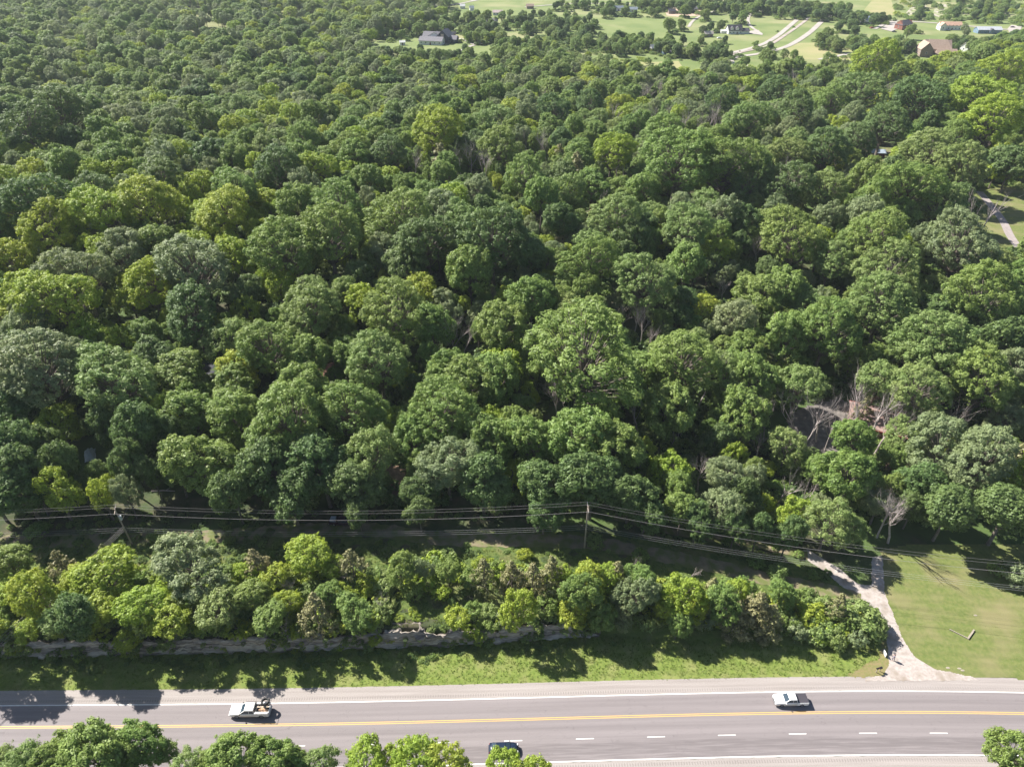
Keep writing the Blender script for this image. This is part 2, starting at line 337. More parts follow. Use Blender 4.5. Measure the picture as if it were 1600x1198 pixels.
yel = mat('road_paint_yellow', (0.62, 0.39, 0.11), 0.6, (0.48, 0.32, 0.13), 3.0, lo=0.5, hi=0.8)
ROADW = 11.35
ribbon('road', line, (0.12, -ROADW - 0.12), M['asphalt'], 0.03, px=False, zfn=flat0, step=1.5)
ribbon('shoulder', line, (2.85, 0.12), shoulder_mat('shoulder_far', 0.5, 0.95), 0.026, px=False, zfn=flat0, step=1.5, jit=0.05)
ribbon('shoulder', line, (-ROADW - 0.12, -ROADW - 3.3), shoulder_mat('shoulder_near', -ROADW - 1.1, -ROADW - 0.55), 0.026, px=False, zfn=flat0, step=1.5, jit=0.1)
ribbon('edge_line', line, (0.10, -0.10), paint, 0.036, px=False, zfn=flat0, step=1.5)
ribbon('edge_line', line, (-ROADW + 0.10, -ROADW - 0.10), paint, 0.036, px=False, zfn=flat0, step=1.5)
YC = -3.95
ribbon('centre_line', line, (YC + 0.22, YC + 0.09), yel, 0.036, px=False, zfn=flat0, step=1.5)
ribbon('centre_line', line, (YC - 0.09, YC - 0.22), yel, 0.036, px=False, zfn=flat0, step=1.5)
mb = MB()
ls = np.concatenate([[0], np.cumsum(np.hypot(np.diff(ex), np.diff(ey)))])
x_ref = G(1134, 1147).x; s_ref = np.interp(x_ref, ex, ls); LC = -7.65
for k in range(-16, 14):
    s0 = s_ref + 12.2 * k - 1.52; vs = []
    for s1 in (s0, s0 + 3.05):
        for o in (LC - 0.075, LC + 0.075):
            x = np.interp(s1, ls, ex); y = np.interp(s1, ls, ey); dx = np.interp(s1 + 1, ls, ex) - x; dy = np.interp(s1 + 1, ls, ey) - y
            l = math.hypot(dx, dy) or 1; vs.append((x - dy / l * o, y + dx / l * o, 0.036))
    mb.add(vs, [(0, 2, 3, 1)])
tag(mb.build('lane_dashes', paint), kind='structure')
grav = mat('gravel', (0.33, 0.285, 0.26), 0.95, (0.42, 0.375, 0.345), 1.6, 0.05, bscale=8, coord='Object', col3=(0.27, 0.225, 0.185), scale3=0.35, strength3=(0.5, 0.68))
grass1 = mat('verge_grass', (0.118, 0.168, 0.032), 0.95, (0.165, 0.205, 0.046), 1.6, 0.06, bscale=6, col3=(0.205, 0.215, 0.075), scale3=0.35, strength3=(.45, .7))
lawn = mat('mown_lawn', (0.108, 0.140, 0.036), 0.95, (0.155, 0.172, 0.055), 1.3, 0.06, bscale=6, col3=(0.20, 0.185, 0.085), scale3=0.12, strength3=(0.46, 0.66))
scrub = mat('rough_grass', (0.062, 0.100, 0.022), 0.95, (0.120, 0.150, 0.038), 0.8, 0.15, bscale=2, col3=(0.15, 0.145, 0.06), scale3=0.2, strength3=(0.52, 0.7))
dirt = mat('dirt', (0.17, 0.145, 0.09), 0.95, (0.25, 0.20, 0.135), 1.0, 0.04, col3=(0.12, 0.14, 0.045), scale3=0.5, strength3=(0.42, 0.58))
drygr = mat('dry_grass', (0.22, 0.175, 0.085), 0.95, (0.16, 0.165, 0.055), 2.0, 0.05)
def mow(m, fac=.35):
    n = m.node_tree; N = n.nodes; L = n.links; p = N['Principled BSDF']; src = p.inputs['Base Color'].links[0].from_socket
    tc = N.new('ShaderNodeTexCoord'); w = N.new('ShaderNodeTexWave'); w.bands_direction = 'Y'; w.inputs['Scale'].default_value = .16; w.inputs['Distortion'].default_value = 5.0; w.inputs['Detail'].default_value = 3; w.inputs['Detail Scale'].default_value = .6
    mp = N.new('ShaderNodeMapping'); mp.inputs['Rotation'].default_value = (0, 0, .25); mp.inputs['Scale'].default_value = (.35, 1, 1); L.new(tc.outputs['Object'], mp.inputs[0]); L.new(mp.outputs[0], w.inputs[0])
    r_ = N.new('ShaderNodeMapRange'); r_.inputs[3].default_value = 1 - fac / 2; r_.inputs[4].default_value = 1 + fac / 2; L.new(w.outputs['Fac'], r_.inputs[0])
    h_ = N.new('ShaderNodeHueSaturation'); L.new(r_.outputs[0], h_.inputs['Value']); L.new(src, h_.inputs['Color']); L.new(h_.outputs[0], p.inputs['Base Color'])
mow(lawn, .10); mow(grass1, .10)
# verges, lawn, driveway
ve = [(x, y + 2.8) for x, y in line]
Xs = np.arange(-125, 150, 0.5)
def band(name, x0, x1, ylo, yhi, m, off, nj=24, amp=0.0):
    X = np.arange(x0, x1, 0.5); a = ylo(X); b = yhi(X); V = []
    for j in range(nj + 1):
        t = j / nj; Y = a * (1 - t) + b * t; V.append(np.column_stack([X, Y, H(X, Y) + off + (amp * (np.sin(X * 2.3 + j) * np.sin(X * 0.7 - j * 1.7)) if 0 < j < nj else 0)]))
    n = len(X); V = np.concatenate(V); i = np.arange(n - 1)
    fs = np.concatenate([np.stack([j * n + i, j * n + i + 1, (j + 1) * n + i + 1, (j + 1) * n + i], 1) for j in range(nj)])
    o = link(name, npmesh(name, V, fs, m, True)); tag(o, kind='structure'); return o
roady = lambda X: np.interp(X, ex, ey)
band('verge', -125, 80, lambda X: roady(X) + 2.75, lambda X: np.interp(X, CLX, CLY) + np.where(X > 14, 6.0, -0.05), grass1, 0.02, amp=0.015)
band('verge', -125, 150, lambda X: roady(X) - ROADW - 12, lambda X: roady(X) - ROADW - 3.2, grass1, 0.02)
lawn_px = [(1376, 1060), (1395, 1050), (1384, 960), (1378, 920), (1376, 860), (1420, 850), (1660, 850), (1760, 1010), (1740, 1070), (1600, 1060.5), (1500, 1056.5)]
drape('lawn', lawn_px, lawn, 0.034, 0.5)
drive_px = [(1352, 1060), (1381, 1054), (1389, 1038), (1386, 1000), (1384, 982), (1374, 952), (1344, 941), (1315, 915), (1281, 888), (1244, 862), (1262, 858), (1311, 888), (1340, 912), (1362, 914), (1362, 870), (1379, 868), (1382, 926), (1397, 963), (1412, 1001), (1430, 1027), (1460, 1045), (1520, 1057), (1530, 1063), (1352, 1064)]
drape('driveway', drive_px, grav, 0.055, 0.15, jit=0.07)
drape('dry_strip', [(1322, 1057), (1345, 1042), (1373, 1028), (1378, 1000), (1388, 1003), (1393, 1035), (1383, 1057)], drygr, 0.045, 0.25, jit=0.15)
drape('plateau', [(-60, 985), (-60, 850), (120, 840), (400, 830), (900, 830), (1200, 865), (1300, 905), (1360, 940), (1378, 985), (1290, 985), (1180, 985), (1000, 975), (900, 968), (600, 970)], scrub, 0.05, 0.5, jit=0.3)
ribbon('track', [(-40, 846), (250, 842), (540, 826), (700, 842), (900, 846), (1024, 866), (1133, 888), (1215, 908), (1300, 925), (1345, 938)], 1.9, dirt, 0.10, step=1.0, jit=0.3)
ribbon('lane', [(1262, 868), (1190, 852), (1100, 838), (1030, 826), (960, 806)], 1.2, dirt, 0.10, jit=0.2)  # gravel drive given the darker dirt colour to stand in for shade
drape('clearing', [(190, 745), (290, 750), (420, 800), (300, 812), (150, 805)], M['floor'], 0.08, 0.8, jit=0.4)  # dark forest-floor colour stands in for tree shade over this clearing
drape('clearing', [(585, 730), (620, 725), (655, 770), (640, 785), (600, 775)], mat('sandy_soil', (0.38, 0.26, 0.19), 0.95, (0.26, 0.18, 0.12), 1.0), 0.08, 0.6, jit=0.4)
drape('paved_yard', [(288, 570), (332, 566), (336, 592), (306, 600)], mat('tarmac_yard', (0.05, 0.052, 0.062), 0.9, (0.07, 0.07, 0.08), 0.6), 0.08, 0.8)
drape('gravel_yard', [(1215, 690), (1245, 640), (1310, 622), (1345, 640), (1420, 640), (1425, 690), (1300, 712)], mat('gravel_yard', (0.12, 0.108, 0.10), 0.95, (0.19, 0.17, 0.155), 0.8), 0.08, 0.8)
drape('clearing', [(1150, 545), (1200, 540), (1215, 585), (1165, 600)], lawn, 0.08, 0.8)
drape('lawn', [(1480, 385), (1500, 300), (1540, 285), (1660, 300), (1660, 390), (1560, 400)], lawn, 0.08, 1.0)
ribbon('path', [(1530, 300), (1545, 318), (1566, 345), (1580, 372), (1600, 400)], 1.5, mat('path_gravel', (0.26, 0.225, 0.215), 0.95, (0.33, 0.29, 0.275), 0.8), 0.2)
drape('clearing', [(1345, 235), (1410, 228), (1415, 262), (1350, 275)], dirt, 0.1, 1.5)

# ------------------------------------------------------------------ rock cut beside the verge
def rock_mat():
    m = bpy.data.materials.new('layered_limestone'); m.use_nodes = True; n = m.node_tree; N = n.nodes; L = n.links; p = N['Principled BSDF']
    tc = N.new('ShaderNodeTexCoord'); mp = N.new('ShaderNodeMapping'); mp.inputs['Scale'].default_value = (0.10, 0.3, 4.5); L.new(tc.outputs['Object'], mp.inputs[0])
    nz = N.new('ShaderNodeTexNoise'); nz.inputs['Scale'].default_value = 1.0; nz.inputs['Detail'].default_value = 8; L.new(mp.outputs[0], nz.inputs['Vector'])
    n2 = N.new('ShaderNodeTexNoise'); n2.inputs['Scale'].default_value = 0.6; n2.inputs['Detail'].default_value = 5; L.new(tc.outputs['Object'], n2.inputs['Vector'])
    cr = N.new('ShaderNodeValToRGB'); e = cr.color_ramp.elements
    e[0].position = 0.34; e[0].color = (0.12, 0.10, 0.088, 1); e[1].position = 0.62; e[1].color = (0.48, 0.425, 0.36, 1)
    k = e.new(0.5); k.color = (0.33, 0.29, 0.25, 1)
    L.new(nz.outputs[0], cr.inputs[0])
    mr = N.new('ShaderNodeMapRange'); mr.inputs[1].default_value = 0.5; mr.inputs[2].default_value = 0.65; L.new(n2.outputs[0], mr.inputs[0])
    mx = N.new('ShaderNodeMix'); mx.data_type = 'RGBA'; mx.inputs[7].default_value = (0.17, 0.145, 0.12, 1)
    ml = N.new('ShaderNodeMath'); ml.operation = 'MULTIPLY'; ml.inputs[1].default_value = 0.5; L.new(mr.outputs[0], ml.inputs[0]); L.new(ml.outputs[0], mx.inputs[0])
    L.new(cr.outputs[0], mx.inputs[6]); L.new(mx.outputs[2], p.inputs['Base Color']); p.inputs['Roughness'].default_value = 0.9
    bp = N.new('ShaderNodeBump'); bp.inputs['Distance'].default_value = 0.15; L.new(nz.outputs[0], bp.inputs['Height']); L.new(bp.outputs[0], p.inputs['Normal'])
    return m
X = np.arange(-125, 17, 0.3); nv = 26; V = []
lay = rng.normal(0, 1, nv + 1); blk = {(a, b): rng.normal(0, 1) for a in range(-200, 60) for b in range(0, 12)}; top = 3.5 + 0.35 * np.sin(X * 0.21) + 0.25 * np.sin(X * 0.63 + 1) + 0.12 * np.sin(X * 1.9)
top = top * (1 - 0.9 * sst(9, 17, X)) + 0.2
for j in range(nv + 1):
    t = j / nv; z = top * t - 0.15
    y = np.interp(X, CLX, CLY) - 0.75 + 0.85 * t + 0.13 * lay[j] + 0.18 * np.sin(X * 0.9 + j * 0.3) * np.sin(X * 0.31 + 2) + 0.10 * np.sin(X * 3.1 + j * 1.1) * np.cos(X * 1.7 - j * 0.7) + np.array([.17 * blk[(int(math.floor(x_ / (1.1 + .5 * (j // 4 % 3)) + .35 * (j // 4))), j // 4)] for x_ in X])
    V.append(np.column_stack([X, y, z]))
for q, (dy, dz) in enumerate(((0.9, 0.12), (2.2, 0.0), (2.4, -0.6))):
    V.append(np.column_stack([X, V[nv][:, 1] + dy, np.minimum(V[nv][:, 2] + dz, H(X, V[nv][:, 1] + dy) + (0.1 if q < 2 else -0.3))]))
n = len(X); i = np.arange(n - 1)
fs = np.concatenate([np.stack([j * n + i, j * n + i + 1, (j + 1) * n + i + 1, (j + 1) * n + i], 1) for j in range(nv + 3)])
o = link('rock_face', npmesh('rock_face', np.concatenate(V), fs, rock_mat())); tag(o, kind='structure')

# ------------------------------------------------------------------ far fields and lanes (flat ground at z = 2)
FZ = 2.0
def flatpoly(name, pl, m, off):
    w = [G(*p) for p in pl]; me = bpy.data.meshes.new(name)
    me.from_pydata([(p.x, p.y, FZ + off) for p in w], [], [tuple(range(len(w)))]); me.materials.append(m)
    if me.polygons[0].normal.z < 0: me.flip_normals()
    o = link(name, me); tag(o, kind='structure'); return o
mead = mat('meadow_grass', (0.125, 0.170, 0.050), 0.95, (0.180, 0.215, 0.075), 0.03, 0.0, detail=8, col3=(0.27, 0.26, 0.13), scale3=0.012, strength3=(0.5, 0.68))
tan = mat('dry_meadow', (0.31, 0.28, 0.14), 0.95, (0.24, 0.25, 0.10), 0.03, detail=7)
pale = mat('pale_gravel', (0.40, 0.36, 0.33), 0.95, (0.33, 0.30, 0.27), 0.1)
soil = mat('bare_soil', (0.46, 0.34, 0.26), 0.95, (0.40, 0.30, 0.22), 0.1)
rockm = mat('bare_rock', (0.40, 0.34, 0.31), 0.95, (0.20, 0.24, 0.08), 0.10, detail=8, lo=0.4, hi=0.6)
flatpoly('meadow', [(560, 92), (590, 62), (640, 50), (690, 34), (705, 8), (700, -12), (1000, -14), (1900, -14), (1900, 70), (1600, 62), (1530, 75), (1500, 100), (1380, 98), (1200, 112), (1080, 122), (1000, 122), (930, 108), (860, 100), (780, 100), (640, 102)], mead, 0.15)
flatpoly('rough_ground', [(230, 8), (300, -5), (560, -8), (640, 20), (600, 60), (540, 80), (430, 70), (395, 82), (330, 84), (290, 62), (240, 44)], mat('rough_field', (.11, .14, .045), .95, (.20, .20, .085), .04, detail=8), 0.15)
flatpoly('meadow', [(180, -10), (215, -4), (210, 12), (160, 4)], mead, 0.15)
flatpoly('dry_field', [(1218, 92), (1236, 68), (1330, 66), (1400, 84), (1330, 96)], tan, 0.2)
flatpoly('dry_field', [(1370, -8), (1392, 0), (1400, 24), (1376, 26), (1350, 16)], tan, 0.2)
flatpoly('dry_field', [(930, 95), (1010, 98), (1060, 96), (1068, 108), (1010, 112), (940, 106)], tan, 0.2)
flatpoly('bare_soil', [(1040, 20), (1052, 13), (1075, 13), (1098, 17), (1096, 25), (1060, 27), (1042, 25)], soil, 0.25)
for pl in ([(1416, 20), (1432, 4), (1446, 4), (1448, 14), (1438, 24), (1420, 28)], [(1456, 24), (1464, 8), (1478, 6), (1482, 20), (1474, 30)], [(1504, 24), (1512, 8), (1522, 10), (1518, 24)], [(1562, 16), (1576, 12), (1582, 20), (1566, 24)]):
    flatpoly('bare_rock', pl, rockm, 0.25)
def farlane(pts, w, m=None): return ribbon('lane', pts, w, m or pale, 0.45, step=6, zfn=lambda x, y: np.full_like(np.asarray(x, float), FZ))
farlane([(980, 6), (1060, 13), (1160, 17), (1250, 21), (1330, 29), (1450, 36), (1540, 44), (1700, 58)], 3.0)
farlane([(1293, 26), (1282, 36), (1262, 54), (1230, 73), (1190, 84), (1150, 90), (1141, 96), (1150, 101), (1172, 104)], 2.8)
farlane([(1254, 24), (1240, 36), (1210, 60), (1180, 74), (1130, 86), (1112, 88)], 2.6)
farlane([(1270, 24), (1252, 38), (1232, 52), (1200, 72), (1160, 82), (1142, 87)], 1.8, mat('dirt_lane', (0.30, 0.25, 0.22), 0.95, (0.40, 0.35, 0.31), 0.1))
farlane([(1175, 18), (1169, 30), (1172, 41), (1190, 54)], 1.7)
farlane([(1076, 43), (1082, 34), (1094, 26), (1124, 16)], 1.7)
farlane([(1402, 84), (1350, 82), (1310, 88), (1280, 94)], 2.4)
farlane([(1388, 30), (1378, 40), (1366, 46)], 2.4)
farlane([(740, 70), (722, 62), (706, 60)], 2.2)
farlane([(700, 82), (722, 79), (742, 71), (800, 62)], 2.0)
farlane([(680, 12), (720, 6), (760, -2)], 2.2); farlane([(735, 2), (770, -6)], 2.2); farlane([(820, 12), (900, 6), (980, 8)], 2.4)
flatpoly('driveway', [(1165, 50), (1185, 48), (1192, 56), (1168, 53)], pale, 0.5)
flatpoly('driveway', [(1376, 46), (1390, 34), (1404, 34), (1404, 46), (1392, 50)], pale, 0.5)
flatpoly('driveway', [(1574, 46), (1580, 40), (1596, 42), (1594, 54), (1578, 54)], pale, 0.5)

# ------------------------------------------------------------------ foliage prototypes
def unit(n, r):
    v = r.normal(size=(n, 3)); return v / np.linalg.norm(v, axis=1)[:, None]
def crown_np(kind, seed):
    """returns leaf quads of one crown, base of the tree at the origin, and the lobe centres"""
    r = np.random.default_rng(seed)
    pr = dict(oak=(6.0, 15.5, 6.0, .80, 44, 1.55, .27, .55), maple=(5.6, 16.0, 6.2, .8, 46, 1.4, .25, .5), locust=(5.2, 13.0, 4.8, .8, 34, 1.3, .25, .8),
              silver=(6.0, 16.0, 6.2, .8, 50, 1.3, .20, .6), hack=(5.4, 14.5, 5.6, .8, 40, 1.25, .21, .95), cedar=(2.6, 8.5, 4.0, 0.9, 30, 0.9, .20, .9),
              great=(5.8, 16.0, 6.2, .8, 95, 1.02, .155, .5), shrub=(2.4, 3.2, 1.6, .9, 14, .95, .2, .7), brush=(2.0, 1.9, 1.0, .9, 12, .75, .19, .9))[kind]
    RR, HT, RZ, dens, nl, lr, leaf, loose = pr
    cz = HT - RZ; sc = np.array([RR - lr * 0.8, RR - lr * 0.8, RZ - lr * 0.8])
    # lobe centres: spread over the dome, low ones pulled in, a few inside; one-sided irregularity
    d = unit(nl * 12, r); d = d[d[:, 2] > -0.55]; pts = [d[0]]
    for _ in range(nl - 1):
        dm = np.min(np.linalg.norm(d[:, None] - np.array(pts)[None], axis=2), axis=1) * r.uniform(0.75, 1.0, len(d)); pts.append(d[np.argmax(dm)])
    d = np.array(pts); az = np.arctan2(d[:, 1], d[:, 0]); ph = r.uniform(0, 6.28, 3)
    wob = 1 + 0.13 * np.sin(az * 2 + ph[0]) + 0.09 * np.sin(az * 3 + ph[1]) * np.cos(d[:, 2] * 3 + ph[2]) + r.uniform(-0.12, 0.07, nl)
    c = d * sc * wob[:, None]
    if kind not in ('cedar', 'shrub', 'brush'):
        nsc = int(r.integers(3, 6)); a0 = r.uniform(0, 6.28); sc_r = r.uniform(.50, .70, nsc)
        so = np.array([[math.cos(a0 + k * 6.283 / nsc + r.uniform(-.4, .4)) * (1 - sc_r[k]) * sc[0] * 1.05, math.sin(a0 + k * 6.283 / nsc + r.uniform(-.4, .4)) * (1 - sc_r[k]) * sc[1] * 1.05, r.uniform(-.28, .34) * sc[2]] for k in range(nsc)])
        so[int(r.integers(nsc))] *= np.array([.15, .15, 0]); so[0, 2] = .34 * sc[2]
        dd = unit(nl * 14, r); dd = dd[dd[:, 2] > -.7]; own = r.integers(0, nsc, len(dd)); cc = so[own] + dd * sc * sc_r[own][:, None] * r.uniform(.88, 1.08, len(dd))[:, None]
        dep_ = np.min(np.stack([np.linalg.norm((cc - so[k]) / (sc * sc_r[k]), axis=1) for k in range(nsc)]), axis=0); cc = cc[dep_ > .84]
        pk = [cc[0]]
        for _ in range(nl - 1):
            dm = np.min(np.linalg.norm(cc[:, None] - np.array(pk)[None], axis=2), axis=1) * r.uniform(.7, 1, len(cc)); pk.append(cc[np.argmax(dm)])
        c = np.array(pk)
    if kind == 'cedar':
        zz = np.linspace(-1, 1, nl); rr = (1 - zz) * 0.5 * RR * 0.85 + 0.15; th = np.arange(nl) * 2.4
        c = np.stack([rr * np.cos(th), rr * np.sin(th), zz * RZ * 0.95], 1) * r.uniform(0.85, 1.1, (nl, 1))
    lrad = lr * r.uniform(0.72, 1.25, nl)
    if kind == 'cedar': lrad *= np.linspace(1.2, 0.5, nl)
    c = c + np.array([0, 0, cz]); mid = np.array([0, 0, cz - RZ * 0.3])
    LC = []; OUT = []; CE = []
    for k in range(nl):
        ns = max(7, int(15 * (lrad[k] / 1.5) ** 1.3)); s = unit(ns * 4, r)
        od = (c[k] - mid); od /= np.linalg.norm(od) + 1e-6
        w = s @ od + 0.35 * s[:, 2]; s = s[np.argsort(-w + r.normal(0, 0.35, len(w)))[:ns]]
        sr = lrad[k] * r.uniform(0.24, 0.48, ns); fly = 1 + (r.random(ns) < .14) * r.uniform(.15, .5, ns); sr = sr / fly ** 1.3; scn = c[k] + s * (lrad[k] * fly * r.uniform(0.62, 0.95 + 0.25 * loose, ns))[:, None]
        for j in range(ns):
            nlf = int(dens * 2.6 * (sr[j] / leaf) ** 2 * (2.6 if kind != 'cedar' else 2.2)) + 5
            q = unit(nlf, r); q[:, 2] = np.where(r.random(nlf) < 0.35, np.abs(q[:, 2]), q[:, 2])
            LC.append(scn[j] + q * (sr[j] * r.uniform(0.55, 1.0 + 0.35 * loose, nlf))[:, None]); OUT.append(q + 0.5 * s[j] + np.array([0, 0, 0.25]))
        # filler inside the lobe
        nf = int(30 * dens * (lrad[k] / 1.5) ** 2); q = unit(nf, r); LC.append(c[k] + q * (lrad[k] * 0.7 * r.random(nf) ** 0.4)[:, None]); OUT.append(q)
    LC = np.concatenate(LC); OUT = np.concatenate(OUT); n = len(LC)
    nrm = OUT / np.linalg.norm(OUT, axis=1)[:, None] + 0.42 * unit(n, r); nrm /= np.linalg.norm(nrm, axis=1)[:, None]
    a = np.cross(nrm, unit(n, r)); a /= np.linalg.norm(a, axis=1)[:, None] + 1e-9; b = np.cross(nrm, a)
    s = leaf * (.5 + .75 * r.random(n) ** 1.6)[:, None]; el = r.uniform(0.45, 0.8, n)[:, None]; bend = nrm * s * r.uniform(-.3, .3, n)[:, None]
    V = np.stack([LC - a * s, LC - b * s * el + bend, LC + a * s, LC + b * s * el + bend], 1).reshape(-1, 3)
    Fc = np.arange(4 * n).reshape(-1, 4)
    return V, Fc, c, lrad, HT
def trunk_np(kind, c, seed, HT):
    random.seed(seed); m = MB(); rr = {'cedar': 0.16, 'shrub': 0.06, 'brush': 0.04}.get(kind, 0.30); zt = HT * (0.93 if kind == 'cedar' else 0.66); lean = [random.uniform(-.4, .4) for _ in range(2)]
    pt = lambda t: Vector((lean[0] * t * t + 0.1 * math.sin(t * 5), lean[1] * t * t, -0.5 + (zt + 0.5) * t))
    m.tube([pt(t) for t in (0, .06, .25, .5, .75, 1)], [rr * 1.7, rr * 1.15, rr, rr * .8, rr * .5, rr * .2], 8)
    for k in range(len(c)):
        if kind == 'cedar' and k % 2: continue
        e = Vector(c[k]); h = min(0.95, max(0.22, (e.z / zt) * 0.62)); s = pt(h); md = s.lerp(e, 0.5) + Vector((0, 0, -0.25 if e.z > s.z else 0.1)) * (e - s).length * 0.2
        m.tube([s, md, e], [rr * .42 * (1.1 - h * .6), rr * .26, rr * .08], 5)
    return m.mesh('trunk', M['bark'])
SPEC = {'great': 3, 'oak': 4, 'maple': 4, 'locust': 2, 'silver': 2, 'hack': 3, 'cedar': 2, 'shrub': 3, 'brush': 2}
PROTO = {}; sd_ = 11
LM = dict(oak='oak', maple='maple', locust='locust', silver='silver', hack='hack', cedar='cedar')
for kind, nvv in SPEC.items():
    for v in range(nvv):
        sd_ += 1; V, Fc, c, lrad, HT = crown_np(kind, sd_)
        PROTO[(kind, v)] = (V, Fc, trunk_np(kind, c, sd_, HT), HT)
RADI = dict(great=5.8, oak=6.0, maple=5.6, locust=5.2, silver=6.0, hack=5.4, cedar=2.6, shrub=2.4, brush=2.0)
MESH = {}
def crown_mesh(kind, v, mk=None):
    mk = mk or LM.get(kind, 'maple'); k = (kind, v, mk)
    if k not in MESH:
        V, Fc, t, HT = PROTO[(kind, v)]; MESH[k] = npmesh('crown', V, Fc, M[mk])
    return MESH[k]

# ------------------------------------------------------------------ tree positions
# (crown centre x, y in the photo, crown width in photo pixels, species)
K = {'D': 'oak', 'M': 'maple', 'L': 'locust', 'S': 'silver', 'F': 'hack', 'C': 'cedar'}  # by left clearing and track, some trees added and shrubs grown tall for shade
wood = """
S 75 585 160;S 25 560 90;F 190 610 130;L 255 650 85;L 368 582 75;L 95 670 75;D 20 640 100;D 15 725 90;M 300 650 85;M 365 655 95;M 320 735 105;D 40 772 90;D -15 770 80;L 88 768 72 1.25;L 160 775 50 1.4;S 196 768 46 1.4;D 40 700 80 1.4;D 95 728 60 1.5;D 150 748 42 1.3;D 212 680 80 1.35;D 262 690 55 1.4;D 45 745 90 1.2;D 200 728 55 1.5;D 238 742 45 1.4;D 172 672 60 1.3;D 60 715 70 1.2;D 5 740 80 1.2;D 275 730 60 1.3;D 1090 815 60;D 1150 825 50 1.2;D 1185 828 45 1.3;D 1232 836 50 1.3;D 365 770 70 1.2;D 655 800 50;D 850 800 60;D 1010 800 60;D 560 800 50
M 455 665 140;M 550 650 110;D 425 735 110;D 505 735 110;F 595 580 105;M 690 645 115;M 735 600 90;M 645 695 75;M 765 690 85;S 700 725 100;D 560 765 85;D 455 775 85;D 755 755 90;D 660 775 60
M 905 565 185;L 935 590 50;M 835 695 85;M 900 690 105;M 960 705 95;D 925 755 110;D 855 765 90;L 1045 740 72;M 1045 640 95;M 1070 565 120;F 1130 590 80;D 985 775 80
M 1165 655 85;S 1135 745 75;S 1122 795 75;M 1065 800 55;L 1190 790 45;D 1120 690 60
F 1245 610 80;F 1370 600 80;F 1430 615 100;F 1455 560 115;M 1535 600 115;S 1590 580 80;F 1410 690 65;M 1335 690 70;M 1325 745 90;F 1230 700 65;S 1475 700 105;S 1540 725 125;C 1590 720 60;D 1425 795 50;D 1482 795 95;D 1572 800 100;L 1242 805 60;F 1295 820 75;F 1330 828 50;D 1440 755 75
L 20 400 70;L 75 370 80;L 35 455 70;L 120 365 60;S 125 430 105;S 190 395 80;L 50 445 60;L 105 485 110;L 135 525 70;L 205 470 60;L 238 460 80;S 310 420 135;D 305 495 110;L 190 535 60;L 355 345 85;L 240 335 90;S 45 515 90;F 358 535 80;D 385 460 60
M 445 400 120;L 438 450 65;M 515 375 115;M 588 415 45;D 630 425 75;D 670 385 110;D 770 380 125;F 485 495 105;M 425 545 105;M 620 495 110;L 665 460 70;M 785 515 85;S 690 480 55;M 775 595 85;D 555 440 60;S 610 400 70;M 540 560 60;D 250 560 70
M 828 470 75;D 825 400 70;M 922 410 90;F 960 345 80;F 1010 450 100;M 890 475 50;M 1070 420 70;L 1120 400 55;L 1098 488 55;S 1145 500 80;M 1190 465 75;F 1070 365 80;D 1060 480 60;D 1160 350 60
M 1245 375 100;M 1358 370 105;S 1500 385 120;F 1380 440 105;F 1378 490 110;M 1530 470 125;M 1220 455 70;S 1275 470 45;M 1290 520 105;M 1230 525 80;F 1440 550 110;M 1590 450 70;D 1575 535 90;D 1480 500 80
D 50 320 110;D 150 300 75;S 203 292 42;D 250 285 85;M 372 300 80;L 175 345 90;D 100 180 95;D 45 200 90;L 190 270 50;L 280 240 50;D 330 250 60
D 440 270 85;M 530 325 85;M 620 340 105;L 500 275 60;L 455 315 40;L 680 217 80;D 610 245 65;M 545 235 60;M 470 225 60;M 780 235 70;S 740 300 60;S 690 330 70
D 870 175 58;D 918 170 58;L 955 250 60;L 830 215 35;M 1060 255 120;M 1135 260 110;M 1040 215 70;D 1122 160 60;F 1170 195 70;M 820 280 70;F 880 300 60;D 1170 290 80;F 1100 325 60;M 1010 300 60;D 1000 350 60;M 900 240 40;D 880 350 60
D 1215 150 60;D 1240 180 80;M 1300 160 60;D 1290 240 80;F 1345 150 65;L 1360 105 70;D 1440 160 90;L 1530 170 90;L 1560 120 70;L 1545 210 90;D 1510 135 60;M 1490 220 60;D 1380 200 80;D 1335 225 60;M 1420 300 110;F 1450 250 80;F 1500 270 80;F 1290 310 70;D 1225 290 90;L 1555 268 38;D 1580 260 60;F 1240 250 60;M 1400 340 60;F 1470 330 70;D 1500 320 60
"""
bank = """
M 15 880 70;D -60 950 90 1.35;D 118 960 70 1.3;L -30 985 60;L 20 930 60;L 260 905 50;M 1000 905 50;L 1150 925 50;M 420 965 60;L 445 940 50;L 385 895 45;L 950 905 45;L 1090 950 50;M 1060 975 40;M 940 965 45;L 60 925 75 1.25;L 45 985 45;F 110 960 75;L 130 900 60;L 170 900 95;L 150 955 70;L 222 945 85;L 200 1000 50;S 300 885 125;L 265 965 75;F 345 950 80;M 395 930 60;L 430 905 60;L 478 865 80;L 525 885 45;M 555 960 60;L 535 925 35;M 515 930 45
M 625 893 48;S 661 888 36;M 700 893 38;L 808 948 62 1.25;M 905 925 60;L 920 905 60;L 900 960 50;S 992 930 70;L 1065 930 75;L 1040 950 45;M 1222 930 45;S 975 965 40;M 1130 945 60;L 880 900 40
"""
cedars = "95 880 45;165 868 35;400 880 50;550 880 50;492 950 55;755 893 45;800 895 40;832 900 45;862 893 50;965 897 45;1110 925 50;1185 950 60;1150 960 45;1205 965 45;1310 945 40;690 250 50;900 265 50;1098 318 30;880 368 30;875 245 35;770 468 36;1350 640 40;1560 640 35;660 455 40;925 340 35;415 425 30"
